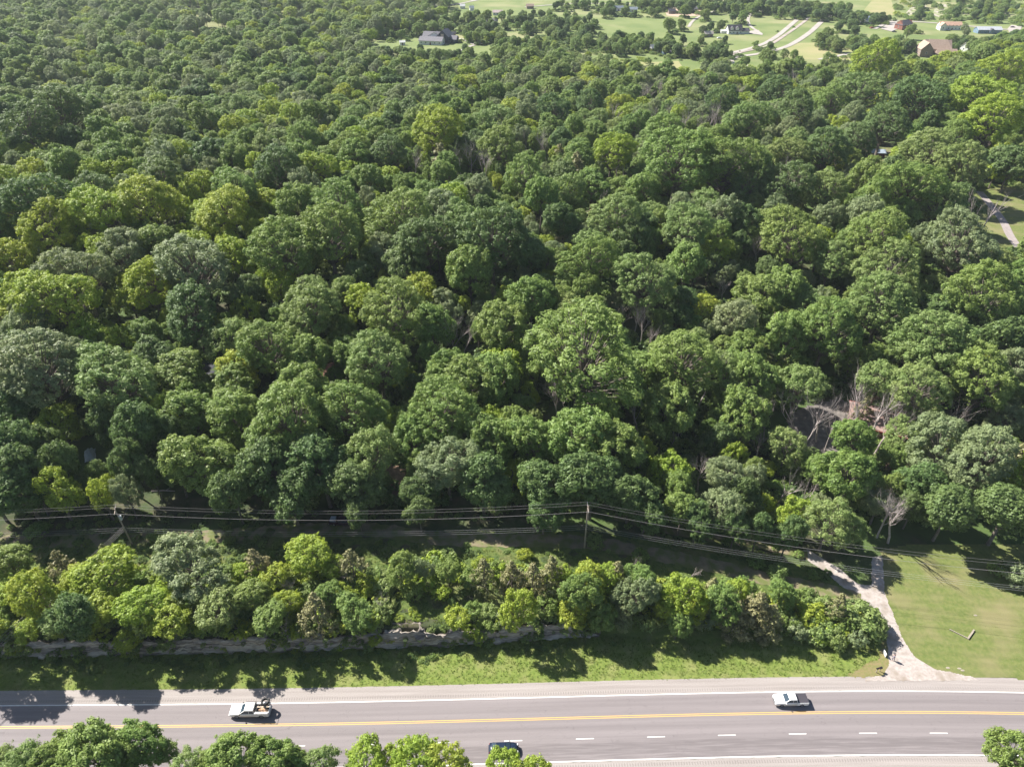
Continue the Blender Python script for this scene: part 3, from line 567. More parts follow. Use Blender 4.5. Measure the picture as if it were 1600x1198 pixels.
shrubs = "60 830 34;715 968 38;690 928 28;740 955 30;765 958 32;790 965 32;645 925 34;600 920 34;670 912 30;850 950 38;1350 970 62;1372 978 30;1320 968 42;1290 952 42;1265 965 50;1245 940 40;1280 985 40;1245 985 35;1225 965 40;30 1005 35;575 915 35;735 905 35;1010 975 30;1100 968 40;555 1000 16;265 1002 34;740 985 30;770 975 30;1305 1000 34;1340 1000 30;1000 870 26;700 868 24;820 868 24;250 840 30;1215 895 30;1590 903 50;1560 890 30;1255 745 40;1190 735 40;1210 770 40"
bottom = "M 95 1196 80;M 190 1192 70;M 330 1204 60;M 465 1200 50;F 60 1204 86;M 150 1189 108;M 222 1167 76;F 295 1201 65;M 375 1193 92;M 428 1191 81;F 500 1203 65;L 570 1197 76;L 645 1183 86;L 705 1200 81;L 785 1206 65;L 825 1209 65;M 1578 1179 81;F 15 1204 65;M 465 1197 43;F 258 1179 43;L 610 1189 54"
dead = [  # photo x, y of the trunk foot, height in photo px, lean (photo x), style
    (715, 565, 75, 0.0, 0), (722, 560, 55, 0.25, 1), (1092, 640, 95, 0.05, 1), (945, 650, 65, 0.15, 0), (870, 655, 60, -.1, 0), (990, 690, 70, 0.1, 2), (1090, 765, 70, 0.0, 1), (1045, 705, 45, .3, 2),
    (1190, 690, 75, -.1, 1), (1240, 690, 75, .1, 2), (1275, 690, 85, 0.05, 1), (1300, 700, 80, .25, 1), (1335, 680, 75, 0.1, 1), (1362, 715, 110, .3, 1), (1330, 660, 60, .5, 1), (1440, 700, 80, .5, 2), (1452, 712, 70, .6, 2), (1415, 665, 70, .05, 0), (1388, 848, 115, .2, 1), (1370, 840, 60, .2, 0), (1262, 785, 50, .25, 1), (1210, 795, 60, .45, 3), (1256, 792, 50, .05, 2), (1530, 670, 50, .2, 0), (1240, 745, 50, 0, 0), (1225, 740, 60, .1, 0),
    (1515, 372, 85, 0, 1), (1522, 374, 95, .25, 1), (725, 290, 85, -.1, 1), (735, 285, 60, .2, 0), (650, 285, 45, 0, 0), (840, 255, 45, 0, 1), (965, 285, 70, 0, 2), (975, 280, 65, .1, 2), (945, 275, 50, -.2, 2), (1000, 175, 45, 0, 0), (1012, 170, 42, 0, 0), (1030, 165, 40, 0, 0), (1095, 160, 38, 0, 0), (1020, 215, 50, 0, 0), (1045, 210, 50, 0, 0), (1105, 215, 50, 0, 0), (1118, 212, 45, 0, 0), (990, 525, 60, .1, 0), (1000, 545, 60, .1, 0), (985, 415, 40, 0, 1), (1125, 475, 40, 0, 0), (1183, 415, 45, 0, 0), (1080, 450, 35, 0, 0), (430, 350, 25, 0, 0), (530, 265, 30, 0, 1), (500, 120, 30, 0, 0), (590, 135, 30, 0, 0), (1390, 355, 45, .1, 1), (1205, 310, 50, 0, 1), (620, 545, 45, 0, 0), (935, 350, 50, 0, 2),
    (1255, 700, 70, 0, 1), (1288, 705, 80, .1, 2), (1310, 690, 70, -.05, 2), (1348, 700, 90, .15, 1), (1385, 705, 85, .3, 1), (1398, 690, 60, .1, 0), (1320, 720, 60, .35, 1), (1180, 720, 50, .1, 0), (1060, 690, 40, .2, 1), (975, 520, 45, 0, 0), (1012, 560, 50, 0, 0), (960, 650, 60, .25, 0), (885, 645, 50, -.2, 0), (590, 600, 40, .1, 0), (605, 590, 40, 0, 0), (1150, 690, 40, 0, 2), (440, 600, 30, 0, 0),
    (985, 215, 60, 0, 0), (960, 205, 45, 0, 0), (1035, 240, 60, 0, 2), (1060, 225, 50, 0, 0), (1085, 230, 50, 0, 0), (1010, 250, 60, 0, 2), (1130, 225, 45, 0, 0), (1095, 195, 50, 0, 0), (1150, 170, 40, 0, 0), (1235, 150, 35, 0, 0), (690, 265, 50, -.1, 0), (755, 300, 60, .3, 0), (820, 250, 40, 0, 1), (855, 260, 45, .1, 1), (845, 180, 35, 0, 0), (560, 330, 35, 0, 0), (1240, 400, 40, 0, 0), (1380, 170, 40, 0, 0), (230, 330, 30, 0, 0), (1480, 360, 45, .2, 0),
    (790, 920, 30, .6, 0), (600, 955, 30, 0, 0), (545, 915, 35, .1, 0), (455, 935, 30, .1, 0), (985, 900, 35, .1, 1), (1075, 905, 28, .3, 1), (1135, 950, 35, .2, 1), (448, 1008, 35, 0, 2), (415, 930, 26, .2, 0)]
def parse(s):
    out = []
    for e in s.replace('\n', ';').split(';'):
        e = e.split()
        if len(e) >= 4: out.append((K[e[0]], float(e[1]), float(e[2]), float(e[3]), float(e[4]) if len(e) > 4 else 1.0))
    return out
def place(kind, px, py, w, hm=1.0):
    HT0 = {k[0]: v[3] for k, v in PROTO.items()}[kind]; R0 = RADI[kind]; r = R0
    for _ in range(4):
        s = r / R0; ht = HT0 * s ** 0.75 * hm; cz = ht * (0.60 if kind not in ('shrub', 'brush') else 0.45)
        p = G(px, py, cz); dep = P(p.x, p.y, p.z)[2]; r = (0.5 * w * dep / FPX * 0.98)
    s = r / R0
    return dict(kind=kind, x=p.x, y=p.y, z=float(H(p.x, p.y)), sx=s, sz=ht / HT0, r=r, px=px, py=py, w=w, cz=cz)
T = []
for k, x, y, w, hm in parse(wood): d = place(k, x, y, w, hm); d['zone'] = 'wood'; T.append(d)
for k, x, y, w, hm in parse(bank): d = place(k, x, y, w, hm * (.74 if x < 600 and hm == 1 else .9)); d['zone'] = 'bank'; T.append(d)
for k, x, y, w, hm in parse(bottom): d = place(k, x, y, w, hm); d['zone'] = 'near'; T.append(d)
keyn = len(T)
# --- fill the rest of the woods
clear = [[(-100, 700), (60, 745), (110, 690), (200, 690), (300, 745), (420, 790), (560, 792), (760, 795), (1000, 812), (1180, 850), (1260, 858), (1362, 850), (1420, 850), (1500, 868), (1800, 870), (1800, 1500), (-400, 1500)],
         [(290, 572), (332, 568), (334, 592), (306, 598)], [(590, 732), (620, 727), (650, 770), (600, 778)], [(1220, 688), (1245, 636), (1320, 606), (1425, 628), (1425, 690), (1300, 712)],
         [(1160, 545), (1200, 540), (1210, 580), (1168, 595)], [(1490, 385), (1505, 302), (1545, 296), (1700, 300), (1700, 390), (1560, 398)], [(1348, 230), (1412, 225), (1415, 262), (1350, 272)],
         [(560, 90), (590, 64), (640, 52), (690, 36), (705, 8), (700, -30), (2200, -30), (2200, 72), (1600, 62), (1530, 72), (1500, 96), (1380, 96), (1200, 106), (1080, 112), (1000, 112), (930, 100), (860, 92), (780, 92), (640, 95)],
         [(318, 46), (340, 42), (366, 52), (370, 64), (350, 70), (330, 62)], [(290, 22), (330, 18), (350, 26), (300, 30)], [(410, 30), (470, 22), (500, 30), (440, 38)], [(180, -10), (215, -4), (210, 12), (160, 4)]]
def zonekind(px, py, r):
    """species mix by part of the wood"""
    u = r.random()
    pn = .5 + .5 * math.sin(px * .021 + 2 * math.sin(py * .03)) * math.sin(py * .047 + 1.7 * math.sin(px * .011)); u = min(.999, max(0, .55 * u + .45 * pn))
    if px < 420 and 300 < py < 560: w = [.12, .12, .48, .18, .08, .02]
    elif px > 1380 and py < 330: w = [.22, .25, .35, .03, .15, 0]
    elif px < 600 and py < 190: w = [.16, .26, .12, .16, .28, .02]
    elif px > 800 and 250 < py < 560: w = [.2, .3, .07, .12, .26, .05]
    elif py < 250: w = [.16, .28, .13, .12, .29, .02]
    else: w = [.20, .36, .16, .12, .15, .01]
    return ['oak', 'maple', 'locust', 'silver', 'hack', 'cedar'][int(np.searchsorted(np.cumsum(w), min(u, .999)))]
r2 = np.random.default_rng(5); cell = 14.0; grid = {}
def gput(d): grid.setdefault((int(d['x'] // cell), int(d['y'] // cell)), []).append((d['x'], d['y'], d['r']))
for d in T: gput(d)
cand = []
for rp in range(3):
    step = 8.2
    yy = np.arange(112, 1500, step)
    for y in yy:
        g = 1.0 if y < 420 else (1.15 if y < 700 else 1.35)
        half = (y * cp + 70) * 0.80 + 25; nx_ = int(2 * half / (step * g))
        if y > 420 and r2.random() > 1 / g: continue
        for x in np.linspace(-half, half, nx_): cand.append((x + r2.uniform(-4, 4), y + r2.uniform(-4, 4)))
r2.shuffle(cand); cand = np.array(cand); cpz = H(cand[:, 0], cand[:, 1])
cpx, cpy, _ = P(cand[:, 0], cand[:, 1], cpz); tpx, tpy, _ = P(cand[:, 0], cand[:, 1], cpz + 9.0)
bad = np.zeros(len(cand), bool)
for c_ in clear: bad |= inpoly(cpx, cpy, c_) | inpoly(tpx, tpy, c_)
bad |= (cpy < -60)
def crowded(x, y, r, f=0.63):
    gx_, gy_ = int(x // cell), int(y // cell)
    for a in range(gx_ - 2, gx_ + 3):
        for b in range(gy_ - 2, gy_ + 3):
            for q in grid.get((a, b), ()):
                if (q[0] - x) ** 2 + (q[1] - y) ** 2 < ((q[2] + r) * f) ** 2: return True
    return False
gapn = np.sin(cand[:, 0] * .031 + 1.3) * np.sin(cand[:, 1] * .023 + .4) + .6 * np.sin(cand[:, 0] * .013 - cand[:, 1] * .017)
bad |= (cpy < 84) & (cpx > 180) & (cpx < 690) & (gapn > .35) & (r2.random(len(cand)) < .8)
bad |= (cpy < 250) & (r2.random(len(cand)) < .10)
for i_ in np.nonzero(~bad)[0]:
    x, y = cand[i_]; kind = zonekind(cpx[i_], cpy[i_], r2); R0 = RADI[kind]
    r = float(3.0 + 4.2 * r2.random() ** 1.5) * (1.0 if y < 380 else 1.2) if kind != 'cedar' else 2.6
    if y < 260: r *= 1.08
    if crowded(x, y, r):
        r = float(r2.uniform(2.4, 3.3))
        if crowded(x, y, r): continue
    s = r / R0; d = dict(kind=kind, x=float(x), y=float(y), z=float(cpz[i_]), sx=s, sz=min(1.35, max(.62, s ** .6 * r2.uniform(.80, 1.2))), r=r, zone='wood')
    px, py, dep = P(d['x'], d['y'], d['z'] + 8.5 * d['sz']); d.update(px=px, py=py, w=2 * r * FPX / dep, cz=8 * d['sz']); T.append(d); gput(d)
# --- trees standing in and around the far fields
def row(pts, n, w, kinds, jx=2.0, jy=1.5):
    out = []; pts = np.array(pts, float); s = np.concatenate([[0], np.cumsum(np.hypot(*np.diff(pts, axis=0).T))])
    n = int(n * 1.5)
    for k in range(n):
        t = (k + r2.random()) / n * s[-1]; out.append((kinds[int(r2.integers(len(kinds)))], np.interp(t, s, pts[:, 0]) + r2.uniform(-jx, jx), np.interp(t, s, pts[:, 1]) + r2.uniform(-jy, jy), w * r2.uniform(.55, 1.45)))
    return out
far = []
far += row([(1000, 4), (1090, 6), (1160, 10), (1240, 15), (1330, 23), (1390, 29)], 60, 11, ['oak', 'oak', 'maple'], 3, 3)
far += row([(1000, -4), (1100, -3), (1250, 6), (1330, 12)], 40, 10, ['oak', 'maple'], 3, 3)
far += row([(705, 30), (760, 34), (800, 30), (860, 30), (930, 34)], 46, 12, ['oak', 'maple', 'hack'], 8, 12)
far += row([(860, 50), (930, 60), (1000, 66), (1060, 66)], 46, 12, ['hack', 'maple', 'oak'], 10, 10)
far += row([(1060, 75), (1100, 80), (1140, 78)], 16, 12, ['hack', 'maple', 'oak'], 8, 6)
far += row([(770, 62), (820, 66), (870, 74)], 20, 11, ['hack', 'maple', 'locust'], 10, 9)
far += row([(1290, 66), (1340, 64), (1390, 66), (1428, 66)], 18, 12, ['maple', 'hack', 'oak'], 6, 5)
far += row([(1484, 66), (1520, 66), (1560, 64), (1610, 60)], 22, 13, ['maple', 'oak', 'hack'], 6, 7)
far += row([(1560, 56), (1620, 52)], 6, 12, ['oak']) + row([(715, 45), (735, 52), (760, 52), (790, 48)], 12, 10, ['maple', 'locust', 'hack'], 6, 6)
far += row([(930, 18), (1000, 16), (1030, 14)], 8, 9, ['maple', 'oak'], 5, 4) + row([(870, 8), (1000, 2)], 12, 9, ['oak', 'maple'], 5, 4)
far += row([(590, 52), (640, 42), (690, 28)], 14, 10, ['hack', 'maple'], 8, 6) + row([(780, 82), (900, 88), (1000, 102)], 26, 11, ['hack', 'maple', 'locust'], 8, 5)
for x in (1440, 1500, 1530, 1545, 1570): far += row([(x + 6, -6), (x, 8), (x - 8, 26)], 8, 8, ['oak', 'maple'], 2, 2)
far += row([(650, 44), (690, 36), (712, 44)], 10, 11, ['maple', 'hack']) + row([(600, 76), (640, 80), (680, 82), (735, 82)], 14, 12, ['maple', 'oak', 'hack'], 4, 2)
far += [('maple', 1071, 14, 16), ('maple', 1046, 36, 19), ('maple', 1066, 36, 14), ('maple', 1102, 20, 14), ('locust', 1165, 9, 9), ('oak', 1146, 25, 13), ('maple', 1160, 24, 16), ('oak', 1126, 38, 14), ('oak', 1110, 40, 12), ('oak', 1098, 46, 12),
        ('oak', 1133, 60, 9), ('maple', 1181, 68, 8), ('oak', 1205, 70, 11), ('maple', 1199, 86, 24), ('maple', 1164, 95, 15), ('oak', 1334, 38, 18), ('oak', 1338, 46, 16), ('oak', 1330, 30, 12), ('oak', 1310, 40, 13), ('maple', 1293, 50, 17), ('maple', 1283, 58, 16),
        ('maple', 1420, 47, 16), ('maple', 1428, 42, 9), ('silver', 1510, 44, 18), ('oak', 1355, 72, 26), ('oak', 1340, 76, 18), ('maple', 1366, 60, 14), ('oak', 1245, 16, 12), ('oak', 657, 74, 12), ('oak', 728, 75, 14), ('maple', 745, 56, 14), ('oak', 762, 45, 12), ('oak', 1590, 10, 8), ('maple', 1118, 68, 8), ('maple', 1095, 62, 10), ('hack', 1226, 82, 14), ('maple', 1242, 84, 14)]
for x in (1390, 1397, 1403): far.append(('brush', x + 40 * 0, 61, 3))
far = [f for f in far if f[0] != 'brush']
for k, x, y, w in far:
    d = place(k, x, y, w); d['sx'] *= 1.1; d['r'] *= 1.1; d['z'] -= 1.9 * d['sz']; d['zone'] = 'far'; T.append(d)
dpos = [(x, y, hp, G(x, y).y) for x, y, hp, _, _ in dead]
def hides(d):
    for x, y, hp, Y_ in dpos:
        if d['y'] < Y_ + 1 and (y > 330 or d['y'] > Y_ - 22) and abs(d['px'] - x) < (.42 * d['w'] + 10 if y > 330 else .3 * d['w'] + 3) and y - hp * .95 < d['py'] - .15 * d['w'] < y + .1 * d['w']: return True
    return False
T = T[:keyn] + [d for d in T[keyn:] if d['zone'] == 'far' or not hides(d)]
for d in T:
    d['ax'] = float(r2.uniform(.84, 1.16))
    d['v'] = int(r2.integers(SPEC[d['kind']])); d['rz'] = float(r2.uniform(0, 6.283)); d['tilt'] = (float(r2.normal(0, .03)), float(r2.normal(0, .03)))
    px, py, dep = P(d['x'], d['y'], d['z'] + d['cz']); d['vis'] = (2 * d['r'] * FPX / dep) * (1.0 if (-60 < px < 1660 and -30 < py < 1250) else 0.0)

# individuals: the 300 that show largest
inview = [d for d in T if d['vis'] > 0]; inview.sort(key=lambda d: -d['vis'])
ind = [d for d in inview if d['kind'] != 'cedar'][:298]; cedT = [d for d in inview if d['kind'] == 'cedar' and d['y'] < 330]
indset = set(id(d) for d in ind) | set(id(d) for d in cedT)
rest = [d for d in T if id(d) not in indset]

# ------------------------------------------------------------------ labels that single each tree out: rank in a direction from a landmark
LAND = [('the left utility pole', 190, 825), ('the middle utility pole', 911, 825), ('the gravel driveway mouth', 1400, 1010), ('the parked dark pickup', 536, 813), ('the draped grey tarpaulin', 140, 706), ('the red-trimmed brown roof', 1370, 650),
        ('the small red shed', 1368, 238), ('the curving right path', 1566, 345), ('the shaded paved yard', 310, 582), ('the sandy soil gap', 620, 755), ('the broadest round tree', 905, 565), ('the pale dead pair', 715, 530),
        ('the white loaded work truck', 393, 1108), ('the dark highway car', 787, 1166), ('the white highway pickup', 1233, 1090), ('the brown hillside roof', 508, 578), ('the sunlit slope gap', 1180, 565), ('the right-hand bare tree', 1522, 330),
        ('the upper bare tree', 730, 240), ('the tallest dead tree', 1092, 600), ('the yellow-green left wood', 110, 440), ('the left rock-cut end', 20, 1020), ('the right rock-cut end', 890, 992), ('the grassy bank gap', 700, 950),
        ('the big brown mansion', 1458, 75), ('the dark-roofed grey mansion', 680, 60), ('the lower right corner', 1590, 1190), ('the lower left corner', 10, 1190), ('the V-shaped edging', 1505, 990)]
OCT = ['right of', 'up and right of', 'directly above', 'up and left of', 'left of', 'below and left of', 'directly below', 'below and right of']
ORD = ['nearest', 'second nearest', 'third nearest', 'fourth nearest', 'fifth nearest', 'sixth nearest', 'seventh nearest', 'eighth nearest', 'ninth nearest', 'tenth nearest', 'eleventh nearest', 'twelfth nearest', 'thirteenth nearest', 'fourteenth nearest', 'fifteenth nearest']
def make_labels(items, noun, looks):
    """items: list with px, py; looks(d) -> adjectives; every label names look, rank, direction, landmark"""
    px = np.array([d['px'] for d in items]); py = np.array([d['py'] for d in items]); best = [None] * len(items)
    for li, (nm, lx, ly) in enumerate(LAND):
        dx, dy = px - lx, ly - py; dist = np.hypot(dx, dy); o = (np.round(np.degrees(np.arctan2(dy, dx)) / 45).astype(int)) % 8
        for k in range(8):
            idx = np.nonzero(o == k)[0]; idx = idx[np.argsort(dist[idx])]
            for rk, j in enumerate(idx[:15]):
                sc = rk * 30 + dist[j]
                if best[j] is None or sc < best[j][0]: best[j] = (sc, li, k, rk)
    for d, b in zip(items, best):
        if b is None:
            d['label'] = None; continue
        d['label'] = f"{looks(d)} {noun}, {ORD[b[3]]} {OCT[b[2]]} {LAND[b[1]][0]}"
    return items
CN = dict(oak='dark green', maple='mid green', locust='yellow-green', silver='grey-green', hack='pale green', cedar='olive')
def looks(d): return ('broad ' if d['vis'] > 95 else 'small ' if d['vis'] < 48 else '') + CN[d.get('ck', d['kind'])]
make_labels(ind, 'tree', looks); make_labels(cedT, 'cedar', lambda d: 'olive')

def put_tree(d, name, mk=None, cat='tree', group='trees of the wood'):
    e = empty(name, (d['x'], d['y'], d['z']), d['rz']); ax_ = d.get('ax', 1.0); e.scale = (d['sx'] * ax_, d['sx'] * (2 - ax_), d['sz'])
    e.rotation_euler = (d['tilt'][0], d['tilt'][1], d['rz'])
    cr = link('crown', crown_mesh(d['kind'], d['v'], mk), e); tr = link('trunk', PROTO[(d['kind'], d['v'])][2], e)
    tag(e, d['label'] or looks(d) + ' tree', cat, group); return cr, tr
SRC = {}
for d in ind:
    g = {'bank': 'trees on the bank above the rock cut', 'near': 'treetops along the near side of the highway'}.get(d['zone'], 'trees of the wood')
    big = d['sx'] > 1.38
    if big: d['ck'] = d['kind']; d['kind'] = 'great'; d['v'] = int(d['x'] * 7) % 3
    cr, tr = put_tree(d, 'broadleaf_tree', mk=LM[d['ck']] if big else None, group=g)
    if not big: SRC.setdefault((d['kind'], d['v']), (cr, tr))
# cedars
CE = []
for e in cedars.split(';'):
    x, y, w = map(float, e.split()); d = place('cedar', x, y, w * .95); d['v'] = int(r2.integers(2)); d['rz'] = float(r2.uniform(0, 6.28)); d['tilt'] = (0, 0); d['vis'] = w; d['zone'] = 'bank'; CE.append(d)
make_labels(CE, 'bushy cedar', lambda d: 'brownish olive' if d['v'] else 'grey-olive')
for d in CE + cedT:
    cr, tr = put_tree(d, 'cedar_tree', cat='cedar', group='cedars'); SRC.setdefault(('cedar', d['v']), (cr, tr))
SH = []
scol = ['maple', 'hack', 'locust', 'maple', 'hack', 'silver']
for i_, e in enumerate(shrubs.split(';')):
    x, y, w = map(float, e.split()); d = place('shrub', x, y, w); d['v'] = int(r2.integers(3)); d['rz'] = float(r2.uniform(0, 6.28)); d['tilt'] = (0, 0); d['vis'] = w; d['mk'] = scol[i_ % 6]; SH.append(d)
SH[1]['mk'] = 'locust'; SH[2]['mk'] = 'locust'
make_labels(SH, 'shrub', lambda d: ('large ' if d['vis'] > 50 else 'low ' if d['vis'] < 32 else '') + CN[d['mk']])
for d in SH: put_tree(d, 'shrub', d['mk'], 'shrub', 'shrubs')

# ------------------------------------------------------------------ one object for everything past the 300: instanced foliage
def inst_object(name, items, srcs, label_kind='stuff'):
    """items: dicts x y z sx sz rz key; srcs: key -> tuple of source objects"""
    keys = [k for k in srcs]; n = len(items)
    me = bpy.data.meshes.new(name); me.vertices.add(n)
    me.vertices.foreach_set('co', np.array([(d['x'], d['y'], d['z']) for d in items], np.float32).ravel())
    for an, ty, prop, arr in (('kidx', 'INT', 'value', np.array([keys.index(d['key']) for d in items], np.int32)),
                              ('scl', 'FLOAT_VECTOR', 'vector', np.array([(d['sx'] * d.get('ax', 1), d['sx'] * (2 - d.get('ax', 1)), d['sz']) for d in items], np.float32).ravel()),
                              ('rot', 'FLOAT_VECTOR', 'vector', np.array([(0, 0, d['rz']) for d in items], np.float32).ravel())):
        a = me.attributes.new(an, ty, 'POINT'); a.data.foreach_set(prop, arr)
    o = link(name, me); ng = bpy.data.node_groups.new(name + '_nodes', 'GeometryNodeTree')
    ng.interface.new_socket('Geometry', in_out='INPUT', socket_type='NodeSocketGeometry'); ng.interface.new_socket('Geometry', in_out='OUTPUT', socket_type='NodeSocketGeometry')
    N = ng.nodes; L = ng.links; gi = N.new('NodeGroupInput'); go = N.new('NodeGroupOutput'); jn = N.new('GeometryNodeJoinGeometry'); L.new(jn.outputs[0], go.inputs[0])
    def attr(nm, ty):
        a = N.new('GeometryNodeInputNamedAttribute'); a.data_type = ty; a.inputs[0].default_value = nm; return a
    ai, as_, ar = attr('kidx', 'INT'), attr('scl', 'FLOAT_VECTOR'), attr('rot', 'FLOAT_VECTOR')
    e2r = N.new('FunctionNodeEulerToRotation'); L.new(ar.outputs[0], e2r.inputs[0])
    for i, k in enumerate(keys):
        cmp_ = N.new('FunctionNodeCompare'); cmp_.data_type = 'INT'; cmp_.operation = 'EQUAL'; L.new(ai.outputs[0], cmp_.inputs[2]); cmp_.inputs[3].default_value = i
        for s in srcs[k]:
            oi = N.new('GeometryNodeObjectInfo'); oi.transform_space = 'ORIGINAL'; oi.inputs['Object'].default_value = s; oi.inputs['As Instance'].default_value = True
            ip = N.new('GeometryNodeInstanceOnPoints'); L.new(gi.outputs[0], ip.inputs['Points']); L.new(cmp_.outputs[0], ip.inputs['Selection'])
            L.new(oi.outputs['Geometry'], ip.inputs['Instance']); L.new(e2r.outputs[0], ip.inputs['Rotation']); L.new(as_.outputs[0], ip.inputs['Scale'])
            L.new(ip.outputs[0], jn.inputs[0])
    md = o.modifiers.new('scatter', 'NODES'); md.node_group = ng; tag(o, kind='stuff'); return o
SRC = {k: v for k, v in SRC.items()}
for d in rest:
    d['key'] = (d['kind'], d['v'])
    if d['key'] not in SRC: d['key'] = next(k for k in SRC if k[0] == d['kind'])
o = inst_object('distant_woodland', rest, SRC)
o['label'] = 'the wood running back to the far fields, crown after crown'; o['category'] = 'woodland'
# understorey: low leafy growth under and between the trees, and brush along the bank
und = []
brs = [link('crown', crown_mesh('brush', v, mk)) for v, mk in ((0, 'maple'), (1, 'oak'), (0, 'hack'), (1, 'locust'))]
BS = []
bpx = [(1180, 880, 26), (1330, 955, 26), (930, 850, 22), (640, 905, 30)]
for b_, (x, y, w) in zip(brs, bpx):
    p = G(x, y); e = empty('shrub', p); b_.parent = e; link('trunk', PROTO[('brush', 0)][2], e); BS.append(e)
for e, lb in zip(BS, ('low mid green bush at the dirt track bend below the wires', 'low dark bush between the right bank and the gravel drive', 'low pale green bush at the foot of the middle utility pole', 'low yellow-green bush on the grassy bank gap left of centre')): tag(e, lb, 'shrub', 'shrubs')
BK = {('b', i): (b,) for i, b in enumerate(brs)}
def scat(n, x0, x1, y0, y1, test, smin, smax, keys, zs=1.0):
    X = r2.uniform(x0, x1, n); Y = r2.uniform(y0, y1, n); Z = H(X, Y); px, py, dep = P(X, Y, Z); ok = test(px, py, X, Y)
    for x, y, z in zip(X[ok], Y[ok], Z[ok]):
        s = r2.uniform(smin, smax); und.append(dict(x=x, y=y, z=z - .1, sx=s, sz=s * zs * r2.uniform(.7, 1.2), rz=r2.uniform(0, 6.28), key=('b', keys[int(r2.integers(len(keys)))])))
nearclear = lambda px, py: ~(inpoly(px, py, clear[1]) | inpoly(px, py, clear[3]) | inpoly(px, py, clear[2]) | inpoly(px, py, clear[5]) | inpoly(px, py, clear[0]) | inpoly(px, py, clear[6]) | inpoly(px, py, clear[4]))
scat(5200, -220, 240, 112, 330, lambda px, py, X, Y: nearclear(px, py) & (px > -60) & (px < 1660), .7, 1.7, [0, 1, 1, 2])
# brush on the bank top
bankpoly = [(-20, 995), (-20, 905), (250, 890), (600, 900), (640, 880), (1000, 905), (1110, 915), (1220, 928), (1330, 955), (1375, 990), (1300, 1000), (1180, 985), (1000, 975), (900, 965), (860, 972), (700, 985), (400, 990)]
scat(2600, -110, 85, 80, 112, lambda px, py, X, Y: inpoly(px, py, bankpoly) & ~inpoly(px, py, [(605, 902), (845, 905), (865, 975), (820, 988), (612, 985)]), .4, 1.25, [0, 0, 2, 2, 3, 3])
scat(420, -110, 85, 80, 112, lambda px, py, X, Y: inpoly(px, py, [(610, 920), (800, 920), (850, 965), (820, 985), (620, 980)]), .2, .5, [2, 3, 3])
scat(500, -115, 20, 73, 80, lambda px, py, X, Y: (Y > np.interp(X, CLX, CLY) - 3.2 - 1.2 * np.sin(X * .3)) & (Y < np.interp(X, CLX, CLY) - .8), .16, .36, [0, 1, 1])
scat(170, -35, 2, 76, 84, lambda px, py, X, Y: (Y > np.interp(X, CLX, CLY) - .2) & (Y < np.interp(X, CLX, CLY) + .9), .3, .6, [0, 2, 3])
scat(300, -112, 18, 76, 84, lambda px, py, X, Y: (Y > np.interp(X, CLX, CLY) + .2) & (Y < np.interp(X, CLX, CLY) + 1.6), .3, .75, [0, 1, 2, 3])
for x in r2.uniform(-112, 14, 60):
    s = r2.uniform(.14, .38); und.append(dict(x=x, y=float(np.interp(x, CLX, CLY)) - .75, z=r2.uniform(.6, 3.0), sx=s, sz=s * .8, rz=r2.uniform(0, 6.28), key=('b', int(r2.integers(4)))))
for x, wl_ in ((-92, 5), (-83, 3), (-70, 4), (-44, 3), (-28, 4), (-6, 3), (6, 4)):
    for _ in range(9): s = r2.uniform(.3, .6); und.append(dict(x=x + r2.normal(0, wl_ * .5), y=float(np.interp(x, CLX, CLY)) - r2.uniform(-.4, 1.3), z=r2.uniform(.0, 2.6), sx=s, sz=s, rz=r2.uniform(0, 6.28), key=('b', int(r2.integers(4)))))
scat(160, -110, 20, 112, 125, lambda px, py, X, Y: (py > 775) & (py < 812) & (px > 600), .3, .8, [0, 1, 2])
scat(900, -112, 0, 95, 128, lambda px, py, X, Y: (py > 800) & (py < 880) & (px < 760) & ~((py > 812) & (py < 848) & (px > 440)), .15, .5, [0, 1, 1, 2])
scat(700, -110, 75, 95, 125, lambda px, py, X, Y: (py > 856 + 0.0 * px) & (py < 890) & (px < 1000), .15, .4, [0, 1, 2])
scat(260, 20, 85, 95, 125, lambda px, py, X, Y: inpoly(px, py, [(960, 815), (1240, 860), (1340, 912), (1330, 920), (1200, 880), (1000, 845)]), .3, .7, [0, 1])
# scrub over the far rough ground and hedge bottoms
scat(2600, 150, 900, 700, 1300, lambda px, py, X, Y: inpoly(px, py, [(1395, -8), (1640, -8), (1640, 44), (1540, 40), (1450, 32), (1400, 30)]), .7, 2.2, [0, 0, 3, 2])
scat(900, -60, 330, 560, 900, lambda px, py, X, Y: inpoly(px, py, [(760, 62), (900, 60), (1080, 78), (1080, 100), (1000, 100), (930, 92), (860, 88), (780, 90)]), .6, 1.8, [0, 2, 3])
scat(160, 150, 420, 600, 950, lambda px, py, X, Y: inpoly(px, py, [(1246, 24), (1268, 26), (1218, 62), (1150, 84), (1130, 84), (1196, 64)]), .4, 1.1, [0, 2])
for d in T:
    if d.get('zone') == 'far':
        for _ in range(3):
            s = r2.uniform(.7, 1.8); und.append(dict(x=d['x'] + r2.normal(0, 5), y=d['y'] + r2.normal(0, 4), z=FZ, sx=s * 1.3, sz=s, rz=r2.uniform(0, 6.28), key=('b', int(r2.integers(3)))))
scat(700, -600, -100, 450, 1200, lambda px, py, X, Y: (px > -20) & (px < 640) & (py < 80), .8, 2.0, [0, 1, 2])
uo = inst_object('undergrowth', und, BK); uo['label'] = 'low leafy undergrowth beneath the trees and along the bank'; uo['category'] = 'undergrowth'
